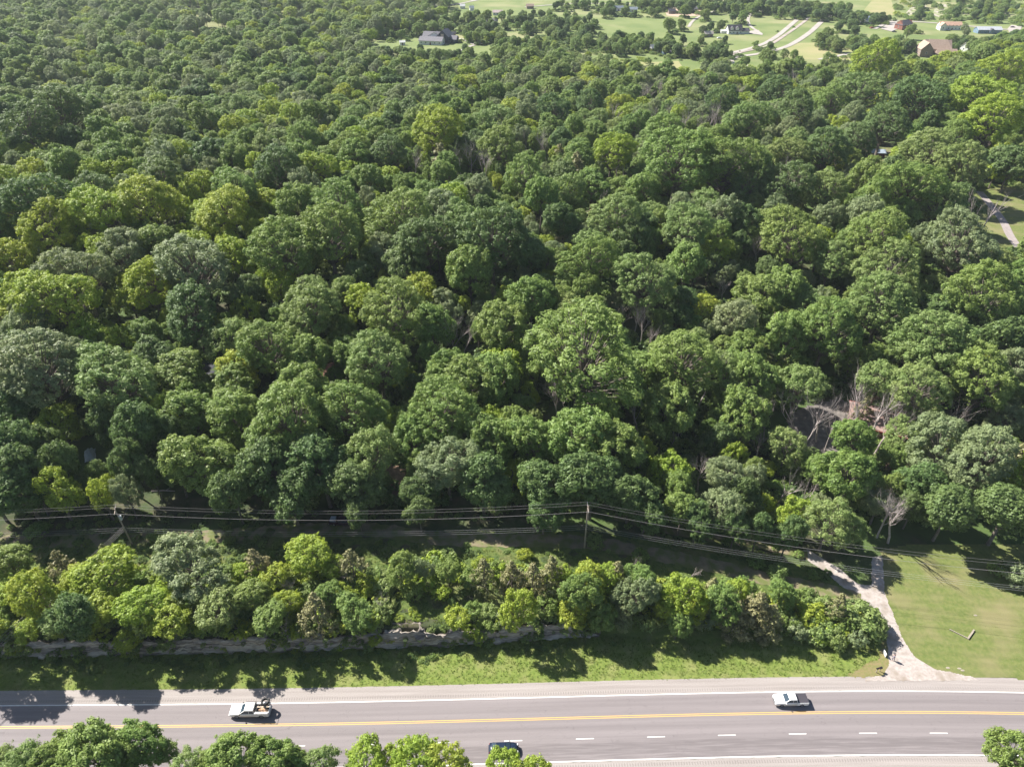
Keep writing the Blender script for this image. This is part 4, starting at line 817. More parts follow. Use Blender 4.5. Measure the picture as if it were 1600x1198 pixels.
# grass tufts on the verge, bank gap and lawn edge
n = 70000; X = r2.uniform(-112, 150, n); Y = r2.uniform(58, 112, n); Z = H(X, Y); px, py, _ = P(X, Y, Z)
ok = (Y > roady(X) + 2.9) & (Y < np.interp(X, CLX, CLY) - .4) & (X < 74) & ~inpoly(px, py, [(1322, 1062), (1345, 1042), (1373, 1028), (1378, 1000), (1400, 1003), (1500, 1062)]) & (px > -30) & (px < 1378)
ok |= inpoly(px, py, [(560, 980), (600, 905), (860, 900), (1000, 960), (1200, 970), (1378, 985), (1378, 1000), (1000, 985), (880, 975)]) & (r2.random(n) < .7)
ok |= inpoly(px, py, [(0, 856), (900, 860), (1100, 892), (1090, 915), (600, 890), (0, 900)]) & (r2.random(n) < .6)
X, Y, Z = X[ok], Y[ok], Z[ok]; n = len(X); Vg = []; 
for k in range(5):
    th = r2.uniform(0, 6.28, n); h = r2.uniform(.06, .24, n) * (1 + .9 * sst(72, 79, Y)); w = r2.uniform(.03, .09, n); ox, oy = r2.normal(0, .12, n), r2.normal(0, .12, n)
    dx, dy = np.cos(th), np.sin(th); lean = r2.uniform(.0, .25, n)
    Vg.append(np.stack([np.column_stack([X + ox - dx * w, Y + oy - dy * w, Z]), np.column_stack([X + ox + dx * w, Y + oy + dy * w, Z]), np.column_stack([X + ox - dy * lean, Y + oy + dx * lean, Z + h])], 1))
Vg = np.concatenate(Vg).reshape(-1, 3)
M['grassleaf'] = leafmat('grass_blades', (0.13, 0.185, 0.03), (0.15, 0.20, 0.035), (0.22, 0.24, 0.07), nscale=.25)
go_ = link('grass', npmesh('grass', Vg, np.arange(len(Vg)).reshape(-1, 3), M['grassleaf'])); tag(go_, kind='stuff'); go_['label'] = 'rough bright green grass on the verge and bank'; go_['category'] = 'grass'

# ------------------------------------------------------------------ dead trees
def dead_mesh(seed, style):
    rd = random.Random(seed); tr = MB(); br = MB()
    def grow(m, p, d, l, r, lev):
        q = p; pts = [p]; rad = [r]; ns = 4
        for k in range(ns):
            d = (d + Vector((rd.gauss(0, .13), rd.gauss(0, .13), rd.gauss(0.09, .08)))).normalized(); q = q + d * l / ns; pts.append(q); rad.append(r * (1 - (k + 1) / ns * (.55 if lev < 3 else .85)))
        m.tube(pts, rad, 6 if lev == 0 else 4 if lev < 3 else 3, cap=lev == 0)
        if lev >= (4 if style != 2 else 3): return
        nb = (5 if lev == 0 else 4 if lev < 3 else 3) if style != 0 else (6 if lev < 2 else 4)
        for k in range(nb):
            t = rd.uniform(.35, 1.0) if lev else rd.uniform(.42, 1.0); i = min(ns - 1, int(t * ns)); b = pts[i].lerp(pts[i + 1], t * ns - i)
            ax = Vector((rd.gauss(0, 1), rd.gauss(0, 1), rd.gauss(.35, .4))).normalized(); spread = .62 if style != 0 else .85
            nd = (d + ax * spread * rd.uniform(.6, 1.1)).normalized()
            grow(br, b, nd, l * rd.uniform(.42, .68), rad[i] * .55, lev + 1)
    grow(tr, Vector((0, 0, -.4)), Vector((0, 0, 1)), {0: 5.0, 1: 6.0, 2: 7.5, 3: 6.5}[style], .135 if style != 3 else .2, 0)
    m = M['moss'] if style == 3 else M['dead']
    z = max(v[2] for v in br.v); return tr.mesh('trunk', m), br.mesh('branches', M['dead']), z
DM = {}
DL = []
for i_, (x, y, hp, lean, st) in enumerate(dead):
    p = G(x, y); dep = P(p.x, p.y, p.z)[2]; dl = math.atan2(CAM_Z - p.z, p.y); ppm = FPX / dep * math.cos(dl) * 1.05
    DL.append(dict(px=x, py=y - hp * .5, x=p.x, y=p.y, z=p.z, h=min((1.42 if y < 330 else 1.2) * hp / ppm, 20), lean=lean, st=st, hp=hp))
LANDD = list(LAND)
def dlook(d): return ('tall ' if d['hp'] > 65 else 'small ' if d['hp'] < 36 else '') + {0: 'fine-twigged', 1: 'forked', 2: 'slender', 3: 'moss-covered'}[d['st']] + ' bare grey'
LAND[:] = [l for l in LANDD if 'bare' not in l[0] and 'dead' not in l[0]]
make_labels(DL, 'tree', dlook); LAND[:] = LANDD
for i_, d in enumerate(DL):
    k = (d['st'], i_ % 3)
    if k not in DM: DM[k] = dead_mesh(50 + 7 * i_, d['st'])
    a, b, z = DM[k]; s = max(d['h'], 2.5) / z
    e = empty('dead_tree', (d['x'], d['y'], d['z'] - .1)); e.scale = (s, s, s); rot = Matrix.Rotation(d['lean'] * .5 - (.10 if d['px'] > 1150 else 0), 4, 'Y') @ Matrix.Rotation(random.uniform(0, 6.28), 4, 'Z')
    e.rotation_euler = rot.to_euler(); link('trunk', a, e); link('branches', b, e); tag(e, d['label'], 'dead tree', 'dead trees')
# felled log and rocks
p = G(255, 768); mb = MB(); mb.tube([(-2.6, -.1, .25), (0, .1, .3), (2.8, 0, .22)], [.2, .17, .1], 7); mb.tube([(.6, .1, .3), (1.5, .7, .6)], [.08, .03], 5)
tag(mb.build('fallen_log', M['dead'], loc=p), 'pale fallen log on the shaded ground right of the left utility pole', 'log')

# ------------------------------------------------------------------ utility poles and wires
woodp = mat('weathered_pole', (0.34, 0.28, 0.23), 0.9, (0.33, 0.28, 0.24), 2.0)
wirem = mat('aluminium_wire', (0.38, 0.35, 0.34), 0.5, metal=0.2)
cablem = mat('dark_cable', (0.22, 0.21, 0.21), 0.6)
ceram = mat('insulator', (0.55, 0.52, 0.50), 0.4)
PH = 12.4
def pole(px, py, lean, label, PH=12.4, arm=True, arm_off=(1.25, .45, -1.5), transformer=False, azim=0.0, wpos=None):
    p = wpos or G(px, py); e = empty('utility_pole', p); tag(e, label, 'utility pole', 'utility poles')
    topx = lean[0]; topy = lean[1]
    MB().tube([(0, 0, -.6), (topx * .5, topy * .5, PH * .5), (topx, topy, PH)], [.19, .16, .12], 8).build('pole', woodp, e)
    ca = MB().box((topx, topy, PH - .35), (.12, 3.1, .12), azim); ca.tube([(topx, topy, PH - 1.2), (topx - math.sin(azim), topy + 0.9 * math.cos(azim), PH - .4)], .03, 4); ca.build('crossarm', woodp, e)
    W_ = []
    for a in arm_off:
        x, y = topx - a * math.sin(azim), topy + a * math.cos(azim)
        MB().tube([(x, y, PH - .3), (x, y, PH - .15), (x, y, PH)], [.06, .10, .05], 6).build('insulator', ceram, e); W_.append(Vector((p.x + x, p.y + y, p.z + PH)))
    for k in range(3):
        z = PH - 5.3 - .58 * k; t = z / PH; x, y = topx * t + .17, topy * t - .02
        MB().box((x, y - .05, z), (.16, .12, .10)).build('cable_clamp', M['chrome'], e); W_.append(Vector((p.x + x, p.y + y - .12, p.z + z)))
    if transformer:
        t = MB().tube([(topx * .85 + .45, -.1 + topy * .85, PH - 3.0), (topx * .85 + .45, -.1 + topy * .85, PH - 1.9)], .27, 10).build('transformer', mat('transformer_grey', (.42, .44, .46), .5), e)
        MB().tube([(topx * .85 + .45, -.1 + topy * .85, PH - 1.9), (topx * .85 + .45, -.1 + topy * .85, PH - 1.6)], [.07, .04], 6).build('bushing', ceram, t)
    return W_
wl = pole(207, 851, (-.45, 0.2), 'left utility pole leaning back, with transformer and tilted crossarm', PH=10.6, azim=0.35, transformer=True)
wm = pole(913, 856, (0.0, 0.0), 'upright wooden utility pole in the middle beside the dirt track')
wr = pole(1640, 958, (0, 0), 'utility pole standing just past the right edge of the lawn')
w0p = Vector((wl[0].x - 62, wl[0].y - 3.0, 3.7)); 
w0 = pole(0, 0, (0, 0), 'utility pole beyond the left edge in the trees', wpos=Vector((G(208, 851).x - 60, G(208, 851).y - 4.0, 3.7)))
names = ['uppermost thin overhead power wire', 'second overhead power wire from the top', 'third, brighter overhead power wire', 'highest of the three low communication cables', 'middle one of the three low communication cables', 'lowest communication cable strung above the dirt track']
for k in range(6):
    mb = MB(); pts = []
    for a, b in ((w0[k], wl[k]), (wl[k], wm[k]), (wm[k], wr[k])):
        for i in range(17):
            t = i / 16; q = a.lerp(b, t); q.z -= (1.3 if k < 3 else 1.0) * 4 * t * (1 - t) * ((b - a).length / 75) ** 2
            if not pts or i: pts.append(q)
    mb.tube(pts, .016 if k < 2 else .026 if k == 2 else .015, 5)
    tag(mb.build('overhead_wire', wirem if k < 3 else mat('cable', (.40, .39, .39), .6) if k == 3 else bpy.data.materials['cable']), names[k], 'wire', 'wires along the dirt track')
base = wl[3]
for k in range(4):
    a = base + Vector((.06 * k, -.05, .5 - .3 * k)); b = Vector((G(0, 1010, 8).x - 3 + .45 * k, G(0, 1010, 8).y - 2, 8.6 - .3 * k)); c_ = b + (b - a).normalized() * 34
    pts = []
    for i in range(21):
        t = i / 20; q = a.lerp(c_, t); q.z -= .8 * 4 * t * (1 - t); pts.append(q)
    tag(MB().tube(pts, .022, 5).build('service_wire', wirem), ['first', 'second', 'third', 'fourth'][k] + ' of four diagonal wires from the left pole down towards the lower left corner', 'wire', 'diagonal wires from the left pole')
b = G(213, 757, 5.0); a = wl[3] + Vector((0.1, 0, 2.0)); pts = [a.lerp(b, i / 10) - Vector((0, 0, .3 * 4 * (i / 10) * (1 - i / 10))) for i in range(11)]
tag(MB().tube(pts, .02, 5).build('service_wire', wirem), 'short wire rising from the left utility pole to the dark trees behind', 'wire')

# ------------------------------------------------------------------ vehicles
def ring(x, w, zb, zt, r=.10, tw=.93):
    return [(x, -w, zb), (x, -w, zt - r), (x, -w * tw, zt), (x, w * tw, zt), (x, w, zt - r), (x, w, zb)]
def quad(name, vs, m, parent, th=0.012):
    v = [Vector(q) for q in vs]; nrm = (v[1] - v[0]).cross(v[2] - v[0]).normalized() * th
    mb = MB(); n = len(v); mb.add([q + nrm for q in v] + [q - nrm for q in v], [tuple(range(n)), tuple(range(2 * n - 1, n - 1, -1))] + [(i, i + n, (i + 1) % n + n, (i + 1) % n) for i in range(n)])
    return mb.build(name, m, parent)
def wheel(e, x, y, r=.38):
    w = MB(); t = MB().tube([(x, y - .13, r), (x, y - .10, r), (x, y + .10, r), (x, y + .13, r)], [r * .9, r, r, r * .9], 16).build('wheel', M['tyre'], e)
    s = 1 if y > 0 else -1
    MB().tube([(x, y + s * .10, r), (x, y + s * .145, r), (x, y + s * .15, r)], [r * .62, r * .62, r * .3], 10).build('rim', M['chrome'], t)
def vehicle(label, cat, px, py, rz, pm, kind, z=0.04, wz=None):
    p = wz or G(px, py); e = empty('pickup_truck' if kind != 'car' else 'parked_car' if 'parked' in label else 'dark_car', (p.x, p.y, p.z + z), rz); tag(e, label, cat)
    if kind == 'car':
        b = MB().loft([ring(-2.4, .80, .45, .80), ring(-2.3, .90, .30, .98), ring(-1.6, .93, .28, 1.03), ring(.9, .93, .28, 1.0), ring(1.7, .91, .28, .90), ring(2.25, .82, .30, .78), ring(2.4, .65, .42, .66)])
        x0, x1, x2, x3, zt = -2.0, -1.35, .35, 1.15, 1.47; zb = 1.0; hw = .86; tw = .68
    else:
        b = MB().loft([ring(-.95, .98, .42, 1.16), ring(1.2, .98, .40, 1.16), ring(2.0, .97, .40, 1.12, .14), ring(2.6, .95, .42, 1.06, .18), ring(2.85, .84, .48, .96, .15)])
        x0, x1, x2, x3, zt = -1.0, -.80, .50, 1.25, 1.86; zb = 1.15; hw = .90; tw = .76
    if kind == 'sm': x2, x3 = .35, 1.15
    bo = b.build('body', pm, e, True)
    if kind != 'car':
        bm_ = bo.data
    cab = MB().add([(x0, -hw, zb), (x3, -hw, zb), (x3, hw, zb), (x0, hw, zb), (x1, -tw, zt - .05), (x2, -tw, zt - .05), (x2, tw, zt - .05), (x1, tw, zt - .05), (x1 + .08, -tw * .9, zt), (x2 - .1, -tw * .9, zt), (x2 - .1, tw * .9, zt), (x1 + .08, tw * .9, zt)],
                  [(0, 1, 5, 4), (1, 2, 6, 5), (2, 3, 7, 6), (3, 0, 4, 7), (4, 5, 9, 8), (5, 6, 10, 9), (6, 7, 11, 10), (7, 4, 8, 11), (8, 9, 10, 11), (3, 2, 1, 0)])
    cab.build('cab', pm, e)
    def lp(a, b, t): return tuple(a[i] + (b[i] - a[i]) * t for i in range(3))
    A, B_, C_, D = (x3 + .015, -hw, zb), (x3 + .015, hw, zb), (x2 + .015, tw, zt - .04), (x2 + .015, -tw, zt - .04)
    quad('windshield', [lp(lp(A, B_, .06), lp(D, C_, .06), .08), lp(lp(A, B_, .94), lp(D, C_, .94), .08), lp(lp(A, B_, .92), lp(D, C_, .92), .95), lp(lp(A, B_, .08), lp(D, C_, .08), .95)], M['glass'], e)
    A, B_, C_, D = (x0 - .015, hw, zb), (x0 - .015, -hw, zb), (x1 - .015, -tw, zt - .04), (x1 - .015, tw, zt - .04)
    quad('rear_window', [lp(lp(A, B_, .1), lp(D, C_, .1), .15), lp(lp(A, B_, .9), lp(D, C_, .9), .15), lp(lp(A, B_, .88), lp(D, C_, .88), .88), lp(lp(A, B_, .12), lp(D, C_, .12), .88)], M['glass'], e)
    for s in (-1, 1):
        xm = (x1 + x2) / 2
        for xa, xb, ta, tb in ((x0 + .1, xm - .04, x1 + .05, xm - .04), (xm + .04, x3 - .18, xm + .04, x2 - .02)):
            quad('side_window', [(xa, s * (hw + .006), zb + .06), (xb, s * (hw + .006), zb + .06), (tb, s * (tw + .015), zt - .12), (ta, s * (tw + .015), zt - .12)], M['glass'], e)
        MB().box((x3 - .1, s * (hw + .16), zb + .08), (.12, .24, .18)).build('mirror', pm if kind != 'work' else M['black'], e)
    if kind in ('cover', 'box', 'work'):
        for s in (-1, 1): MB().box((-1.94, s * .93, .80), (1.95, .10, .76)).build('bed_side', pm, e)
        MB().box((-1.94, 0, .62), (1.92, 1.76, .08)).build('bed_floor', M['black'], e)
        tg = MB().box((-2.93, 0, .82), (.07, 1.90, .70)).build('tailgate', pm, e); MB().box((-2.975, 0, .98), (.03, .3, .08)).build('handle', M['black'], tg)
        if kind == 'cover':
            MB().box((-1.95, 0, 1.21), (1.96, 1.80, .05)).build('bed_cover', mat('bed_cover_vinyl', (.055, .05, .06), .6), e)
    if kind == 'work':
        for s in (-1, 1):
            c_ = MB().box((-1.95, s * .88, 1.20), (1.96, .34, .52)).build('tool_locker', pm, e)
            for k in range(3): MB().box((-2.55 + .62 * k, s * 1.055, 1.18), (.54, .012, .40)).build('locker_door', mat('locker_door', (.66, .66, .64), .4), c_)
        r = MB()
        for x in (-.95, -1.9, -2.85):
            for s in (-1, 1): r.tube([(x, s * .8, 1.4), (x, s * .8, 2.0)], .03, 4)
            r.tube([(x, -.8, 2.0), (x, .8, 2.0)], .03, 4)
        for s in (-1, 1): r.tube([(.5, s * .8, 2.02), (-2.9, s * .8, 2.02)], .03, 4)
        r.build('ladder_rack', M['black'], e)
    xf = 2.4 if kind == 'car' else 2.85; xr = -2.42 if kind == 'car' else -2.98; wd = .72 if kind == 'car' else .80; zl = .68 if kind == 'car' else .82
    for s in (-1, 1):
        MB().box((xf - .08, s * (wd - .12), zl), (.14, .30, .16)).build('headlight', M['headlamp'], e)
        MB().box((xr + .04, s * wd, zl + .08), (.06, .16, .30)).build('tail_light', M['red'], e)
        wheel(e, 1.72 if kind != 'car' else 1.5, s * (.86 if kind != 'car' else .80), .39 if kind != 'car' else .33); wheel(e, -1.85 if kind != 'car' else -1.45, s * (.86 if kind != 'car' else .80), .39 if kind != 'car' else .33)
    MB().box((xf + .04, 0, .50), (.14, 1.6 if kind != 'car' else 1.2, .2)).build('front_bumper', M['chrome'] if kind != 'car' else pm, e)
    MB().box((xr - .03, 0, .50), (.16, 1.8 if kind != 'car' else 1.4, .2)).build('rear_bumper', M['chrome'] if kind != 'car' else pm, e)
    MB().box((xf + .03, 0, .74), (.04, .9, .16)).build('grille', M['black'], e)
    return e, p
hd = lambda x: math.atan2(np.interp(x + 3, ex, ey) - np.interp(x - 3, ex, ey), 6.0)
p = G(392, 1113); e1, _ = vehicle('white work truck with a loaded ladder rack and black hose reel, heading left', 'truck', 392, 1113, math.pi + hd(p.x), M['white'], 'work'); e1.scale = (1.18, 1.04, 1.04)
p = G(1233, 1096); vehicle('white crew-cab pickup with a flat black bed cover in the far lane', 'pickup', 1233, 1096, math.pi + hd(p.x), M['white'], 'cover')
p = G(787, 1172); vehicle('dark blue car in the nearest lane, half hidden by treetops', 'car', 787, 1172, hd(p.x), M['navy'], 'car')
e4, _ = vehicle('dark plum pickup with a pale box in its bed on the dirt track', 'pickup', 537, 818, -0.06, M['maroon'], 'box', z=.12)
# cargo (rests on the trucks, so each is its own thing)
def on(e, q): return e.matrix_basis @ Vector(q)
bpy.context.view_layer.update()
def cargo(name, label, cat, e, mb_, m, smooth=False):
    o = mb_.build(name, m, smooth=smooth); o.matrix_world = e.matrix_basis.copy(); return tag(o, label, cat)
def torus(c, R, r, nu=22, nv=8, ax='y'):
    m = MB(); vs = []; fs = []
    for i in range(nu):
        for j in range(nv):
            a, b = 2 * math.pi * i / nu, 2 * math.pi * j / nv; rr = R + r * math.cos(b); q = (rr * math.cos(a), r * math.sin(b) * 1.5, rr * math.sin(a)); 
            if ax == 'z': q = (q[0], q[2], q[1])
            vs.append((c[0] + q[0], c[1] + q[1], c[2] + q[2])); fs.append((i * nv + j, ((i + 1) % nu) * nv + j, ((i + 1) % nu) * nv + (j + 1) % nv, i * nv + (j + 1) % nv))
    m.add(vs, fs); return m
cargo('hose_reel', 'large black coiled hose on the far rear side of the white work truck', 'hose reel', e1, torus((-2.3, -.75, 1.98), .52, .17, ax='z'), M['black'], True)
cargo('canvas_bundle', 'crumpled brown canvas bundle in the bed of the white work truck', 'bundle', e1, MB().ball((-2.0, .1, 1.0), .5, 9, 7, (1.3, .8, .7)).ball((-2.45, .25, 1.05), .36, 8, 6, (1.2, .9, .7)), mat('canvas', (.42, .25, .15), .9, (.55, .38, .26), 5.0))
cargo('plank', 'pale board lying lengthwise in the bed of the white work truck', 'board', e1, MB().box((-1.8, -.22, 1.35), (2.2, .22, .05)), mat('pale_board', (.55, .46, .36), .8))
cb = MB().box((-2.25, .12, .98), (1.15, 1.35, .62)); cargo('storage_box', 'pale grey box standing in the bed of the parked dark pickup', 'box', e4, cb, mat('pale_box', (.50, .55, .62), .5, (.42, .47, .54), 6.0))

# ------------------------------------------------------------------ buildings
WM = {}
def cm(name, c, r=.8):
    if name not in WM: WM[name] = mat(name, c, r, tuple(v * .82 for v in c), .8)
    return WM[name]
winm = mat('window_glass', (.05, .07, .09), .1, spec=.8); trim = mat('white_trim', (.7, .7, .68), .6)
def wing(e, cx, cy, L, D, h, rh, wall, roof, ax=0.0, z0=0.0, ov=.45, windows=True, chim=False, door=False, hip=0.0):
    """one gabled wing: ridge along local x (turned by ax)"""
    cs, sn = math.cos(ax), math.sin(ax)
    def T_(v): return (cx + v[0] * cs - v[1] * sn, cy + v[0] * sn + v[1] * cs, v[2] + z0)
    w = MB(); prof = [(-D / 2, -.6), (D / 2, -.6), (D / 2, h), (0, h + rh), (-D / 2, h)]
    vs = [T_((-L / 2, q[0], q[1])) for q in prof] + [T_((L / 2, q[0], q[1])) for q in prof]
    w.add(vs, [(0, 1, 2, 3, 4), (9, 8, 7, 6, 5)] + [(i, i + 5, (i + 1) % 5 + 5, (i + 1) % 5) for i in range(5)]); wo = w.build('wall', wall, e)
    k = rh / (D / 2); th = .22; r = MB(); a = L / 2 + ov; b = D / 2 + ov
    for s in (-1, 1):
        q = [(-a, s * b, h - ov * k + .03), (a, s * b, h - ov * k + .03), (a - hip, 0, h + rh + .03), (-a + hip, 0, h + rh + .03)]
        r.add([T_(v) for v in q] + [T_((v[0], v[1], v[2] + th)) for v in q], [(0, 1, 2, 3), (7, 6, 5, 4), (0, 4, 5, 1), (1, 5, 6, 2), (2, 6, 7, 3), (3, 7, 4, 0)])
    if hip:
        for s in (-1, 1): r.add([T_((s * a, -b, h - ov * k + .25)), T_((s * a, b, h - ov * k + .25)), T_((s * (a - hip), 0, h + rh + .25))], [(0, 1, 2)])
    ro = r.build('roof', roof, e)
    if chim: MB().box(T_((L * .25, D * .12, h + rh * .8 + .5)), (.9, .9, 2.0), ax).build('chimney', wall, ro)
    if windows:
        nwin = max(2, int(L / 3.6)); fl = [1.0] if h < 4.4 else [1.0, 3.7]
        for s in (-1, 1):
            for zf in fl:
                for i in range(nwin):
                    x = -L / 2 + L * (i + .5) / nwin
                    if door and s < 0 and zf == 1.0 and i == nwin // 2: continue
                    o_ = MB().box(T_((x, s * (D / 2 + .02), zf + .7)), (1.2, .06, 1.3), ax).build('window', trim, e); MB().box(T_((x, s * (D / 2 + .05), zf + .7)), (.98, .04, 1.08), ax).build('pane', winm, o_)
        for s in (-1, 1):
            o_ = MB().box(T_((s * (L / 2 + .02), 0, h * .55)), (.06, 1.3, 1.4), ax).build('window', trim, e); MB().box(T_((s * (L / 2 + .05), 0, h * .55)), (.04, 1.08, 1.18), ax).build('pane', winm, o_)
    if door: MB().box(T_((-L / 2 + L * (nwin // 2 + .5) / nwin if windows else 0, -D / 2 - .03, 1.05)), (1.1, .08, 2.1), ax).build('door', cm('door_brown', (.16, .08, .05)), e)
    return wo
def house(name, label, cat, px, py, rz, wings, h=0.0, fz=True, **kw):
    p = G(px, py); e = empty(name, (p.x, p.y, FZ + .2 if fz else p.z), rz); tag(e, label, cat)
    for w in wings: wing(e, *w[0], **w[1])
    return e
gy_, wh = cm('grey_shingle', (.20, .19, .21)), cm('white_siding', (.72, .72, .70))
dk, brick, tanr = cm('dark_shingle', (.09, .085, .10)), cm('red_brick', (.26, .11, .08)), cm('tan_shingle', (.38, .28, .22))
org, blue, brn, sto = cm('orange_shingle', (.52, .33, .24)), cm('blue_siding', (.16, .24, .33)), cm('brown_brick', (.28, .21, .175)), cm('tan_stone', (.50, .42, .34))
e = house('mansion', 'dark-roofed grey mansion with a white garage wing in a lawn among trees', 'house', 686, 68, -.25, [
    ((4, 5, 14, 10, 5.6, 4.8, cm('charcoal_siding', (.07, .075, .09)), gy_, math.pi / 2), dict(chim=True)), ((-7, 6, 16, 9, 4.6, 3.4, wh, gy_), dict()), ((-4, -6, 20, 9, 3.2, 2.6, wh, gy_), dict(door=True))])
MB().box((4, -2.2, 3.6), (2.4, .25, 8.2)).build('stone_gable_panel', sto, e); wing(e, -3, 1.5, 7, 12, 5.4, 3.2, wh, gy_, math.pi / 2); wing(e, 11, 6, 7, 7, 3.0, 2.6, cm('charcoal_siding', (.07, .075, .09)), gy_); e.scale = (1.15, 1.15, 1.1)
house('white_house', 'white house with dark roof and gabled dormers beside the curving gravel drives', 'house', 1146, 53, -.12, [((0, 0, 15, 9, 3.6, 4.6, wh, dk, .25), dict(door=True)), ((-3.0, -3.2, 4, 3, 5.6, 1.4, wh, dk, math.pi / 2 + .25), dict(windows=False)), ((2.4, -2.0, 4, 3, 5.6, 1.4, wh, dk, math.pi / 2 + .25), dict(windows=False)), ((11, 1.5, 8, 7, 2.8, 2.2, wh, dk, .25), dict(windows=False)), ((-10.5, 1.0, 6, 4, 2.2, 1.0, wh, wh, .25), dict(windows=False))])
house('brick_house', 'red brick house with a dark hipped roof above the right field', 'house', 1411, 46, .35, [((0, 0, 15, 11, 4.6, 4.2, brick, dk), dict(hip=4.0, door=True)), ((9.5, 2, 7, 7, 3.0, 2.4, brick, dk), dict(hip=2.0))])
house('small_house', 'small pale house with a blue-grey roof behind dark trees beside the upper road', 'house', 1351, 38, .5, [((0, 0, 10, 9, 4.5, 3.0, wh, cm('blue_grey_roof', (.36, .42, .50))), dict(door=True))])
house('orange_roof_house', 'long white house with an orange roof and gabled front beside the upper road', 'house', 1478, 47, -.12, [((3, 2, 22, 9, 4.4, 3.0, wh, org), dict(door=True)), ((-6, -3.4, 7, 6, 4.6, 2.6, wh, org, math.pi / 2), dict())])
house('blue_house', 'low blue house with a light grey metal roof at the upper right', 'house', 1542, 52, -.05, [((0, 0, 24, 10, 3.4, 2.4, blue, cm('metal_roof', (.46, .48, .52))), dict(door=True)), ((1, -4, 6, 4, 3.2, 1.6, blue, dk, math.pi / 2), dict())])
house('tan_mansion', 'big brown mansion with a broad tan roof and white garage doors', 'house', 1458, 88, -.18, [((2, 5, 22, 15, 6.0, 6.5, brn, tanr), dict(hip=4)), ((-9, 0, 16, 10, 6.2, 5.2, brn, tanr, math.pi / 2), dict(hip=0)), ((7, -7, 16, 9, 3.4, 3.6, brn, tanr), dict(windows=False))])
e = [o for o in C.objects if o.name.startswith('tan_mansion')][0]
for k in range(3): MB().box((2.6 + 4.2 * k, -11.56, 1.3), (3.3, .1, 2.6)).build('garage_door', trim, e)
house('pale_house', 'small house with a pale beige roof right of the big brown mansion', 'house', 1510, 80, .5, [((0, 0, 11, 8, 3.6, 3.6, wh, cm('beige_roof', (.50, .44, .38))), {})])
house('shed', 'small white shed on the lawn left of the grey mansion', 'shed', 629, 71, .2, [((0, 0, 5, 3.6, 2.6, 1.2, wh, wh), dict(windows=False, door=True))])
house('shed', 'small dark-roofed shed right of the grey mansion', 'shed', 709, 57, .2, [((0, 0, 3.6, 3.4, 2.6, 1.4, brn, dk), dict(windows=False, door=True))])
hs = [('white house with a grey gabled roof among trees right of the grey mansion', 768, 37, 12, 9, wh, gy_, .3), ('low white building behind the trees above the grey mansion', 778, 24, 12, 6, wh, cm('pink_roof', (.55, .44, .42)), 0), ('blue-grey gabled house half hidden in trees above the grey mansion', 745, 32, 11, 7, blue, gy_, 1.1),
      ('small white hut topmost beside the upper field lane', 723, 14, 6, 5, wh, wh, 0), ('small white hut right of another hut at the upper field lane', 737, 17, 5, 4, wh, wh, .3), ('grey-blue roofed house left one of a pair behind the upper trees', 965, 17, 13, 8, wh, cm('slate_blue_roof', (.17, .20, .24)), .2), ('grey-blue roofed house right one of a pair behind the upper trees', 986, 19, 15, 8, wh, cm('slate_blue_roof', (.17, .20, .24)), -.15),
      ('pale roofed house beside the bare dirt yard', 1082, 18, 9, 8, wh, gy_, .4), ('small brown hut in the bare dirt yard', 1049, 22, 8, 5, brn, dk, .1), ('small open shed with a pale roof left of the white house', 1106, 58, 9, 5, cm('weathered_board', (.3, .26, .23)), cm('beige_roof', (.5, .44, .38)), .1),
      ('small pale blue house in trees at the field edge', 1040, 87, 7, 6, blue, gy_, .2), ('white cluttered outbuilding at the field edge', 1021, 80, 8, 5, wh, cm('metal_roof', (.46, .48, .52)), .5), ('white building with a long brown roof at the upper left', 95 + 283 / 1, 6, 16, 7, wh, cm('pink_roof', (.55, .44, .42)), 0),
      ('pale pinkish roofed cabin among thin trees at the upper left', 356, 16, 12, 6, wh, cm('pink_roof', (.55, .44, .42)), .1), ('small white hut at the far upper left', 66, 12, 6, 5, wh, wh, 0), ('tan building in the trees at the top centre', 828, 14, 9, 6, brn, tanr, .1), ('grey building at the top edge above the field trees', 1226 - 35, 3, 10, 7, brn, gy_, .1)]
for lb, x, y, L, D, wl_, rf, rz in hs: house('cottage' if L > 6 else 'hut', lb, 'house' if L > 6 else 'hut', x, y, rz, [((0, 0, L, D, 3.0, 2.2, wl_, rf), dict(door=L > 6, windows=L > 7))])
house('shed', 'small red shed with a blue-grey roof in a shaded gap of the wood', 'shed', 1368, 246, -.1, [((0, 0, 6.5, 4.5, 2.8, 1.0, cm('red_boards', (.12, .035, .04)), cm('blue_grey_roof', (.36, .42, .50))), dict(windows=False, door=True))], fz=False)
e = house('cabin', 'house with a pinkish brown roof and red trim behind bare trees', 'house', 1366, 668, -.45, [((0, 0, 13, 9.5, 3.0, 1.7, brick, cm('pink_brown_shingle', (.34, .235, .21))), dict(door=True, ov=.8))], fz=False)
rt = MB()
for s in (-1, 1): rt.box((0, s * 5.58, 2.88), (14.7, .10, .34))
rt.build('fascia', cm('red_paint', (.50, .055, .04)), e)
house('shed', 'low flat brown shed under trees above the leaning dead tree', 'shed', 1403, 742, .1, [((0, 0, 5.5, 3.2, 2.2, .4, brn, cm('brown_felt', (.30, .19, .15))), dict(windows=False))], fz=False)
house('shed', 'small brown hillside roof showing between two crowns', 'shed', 508, 590, .4, [((0, 0, 6.0, 5, 2.6, 1.4, brn, cm('rusty_roof', (.40, .22, .16))), dict(windows=False))], fz=False)
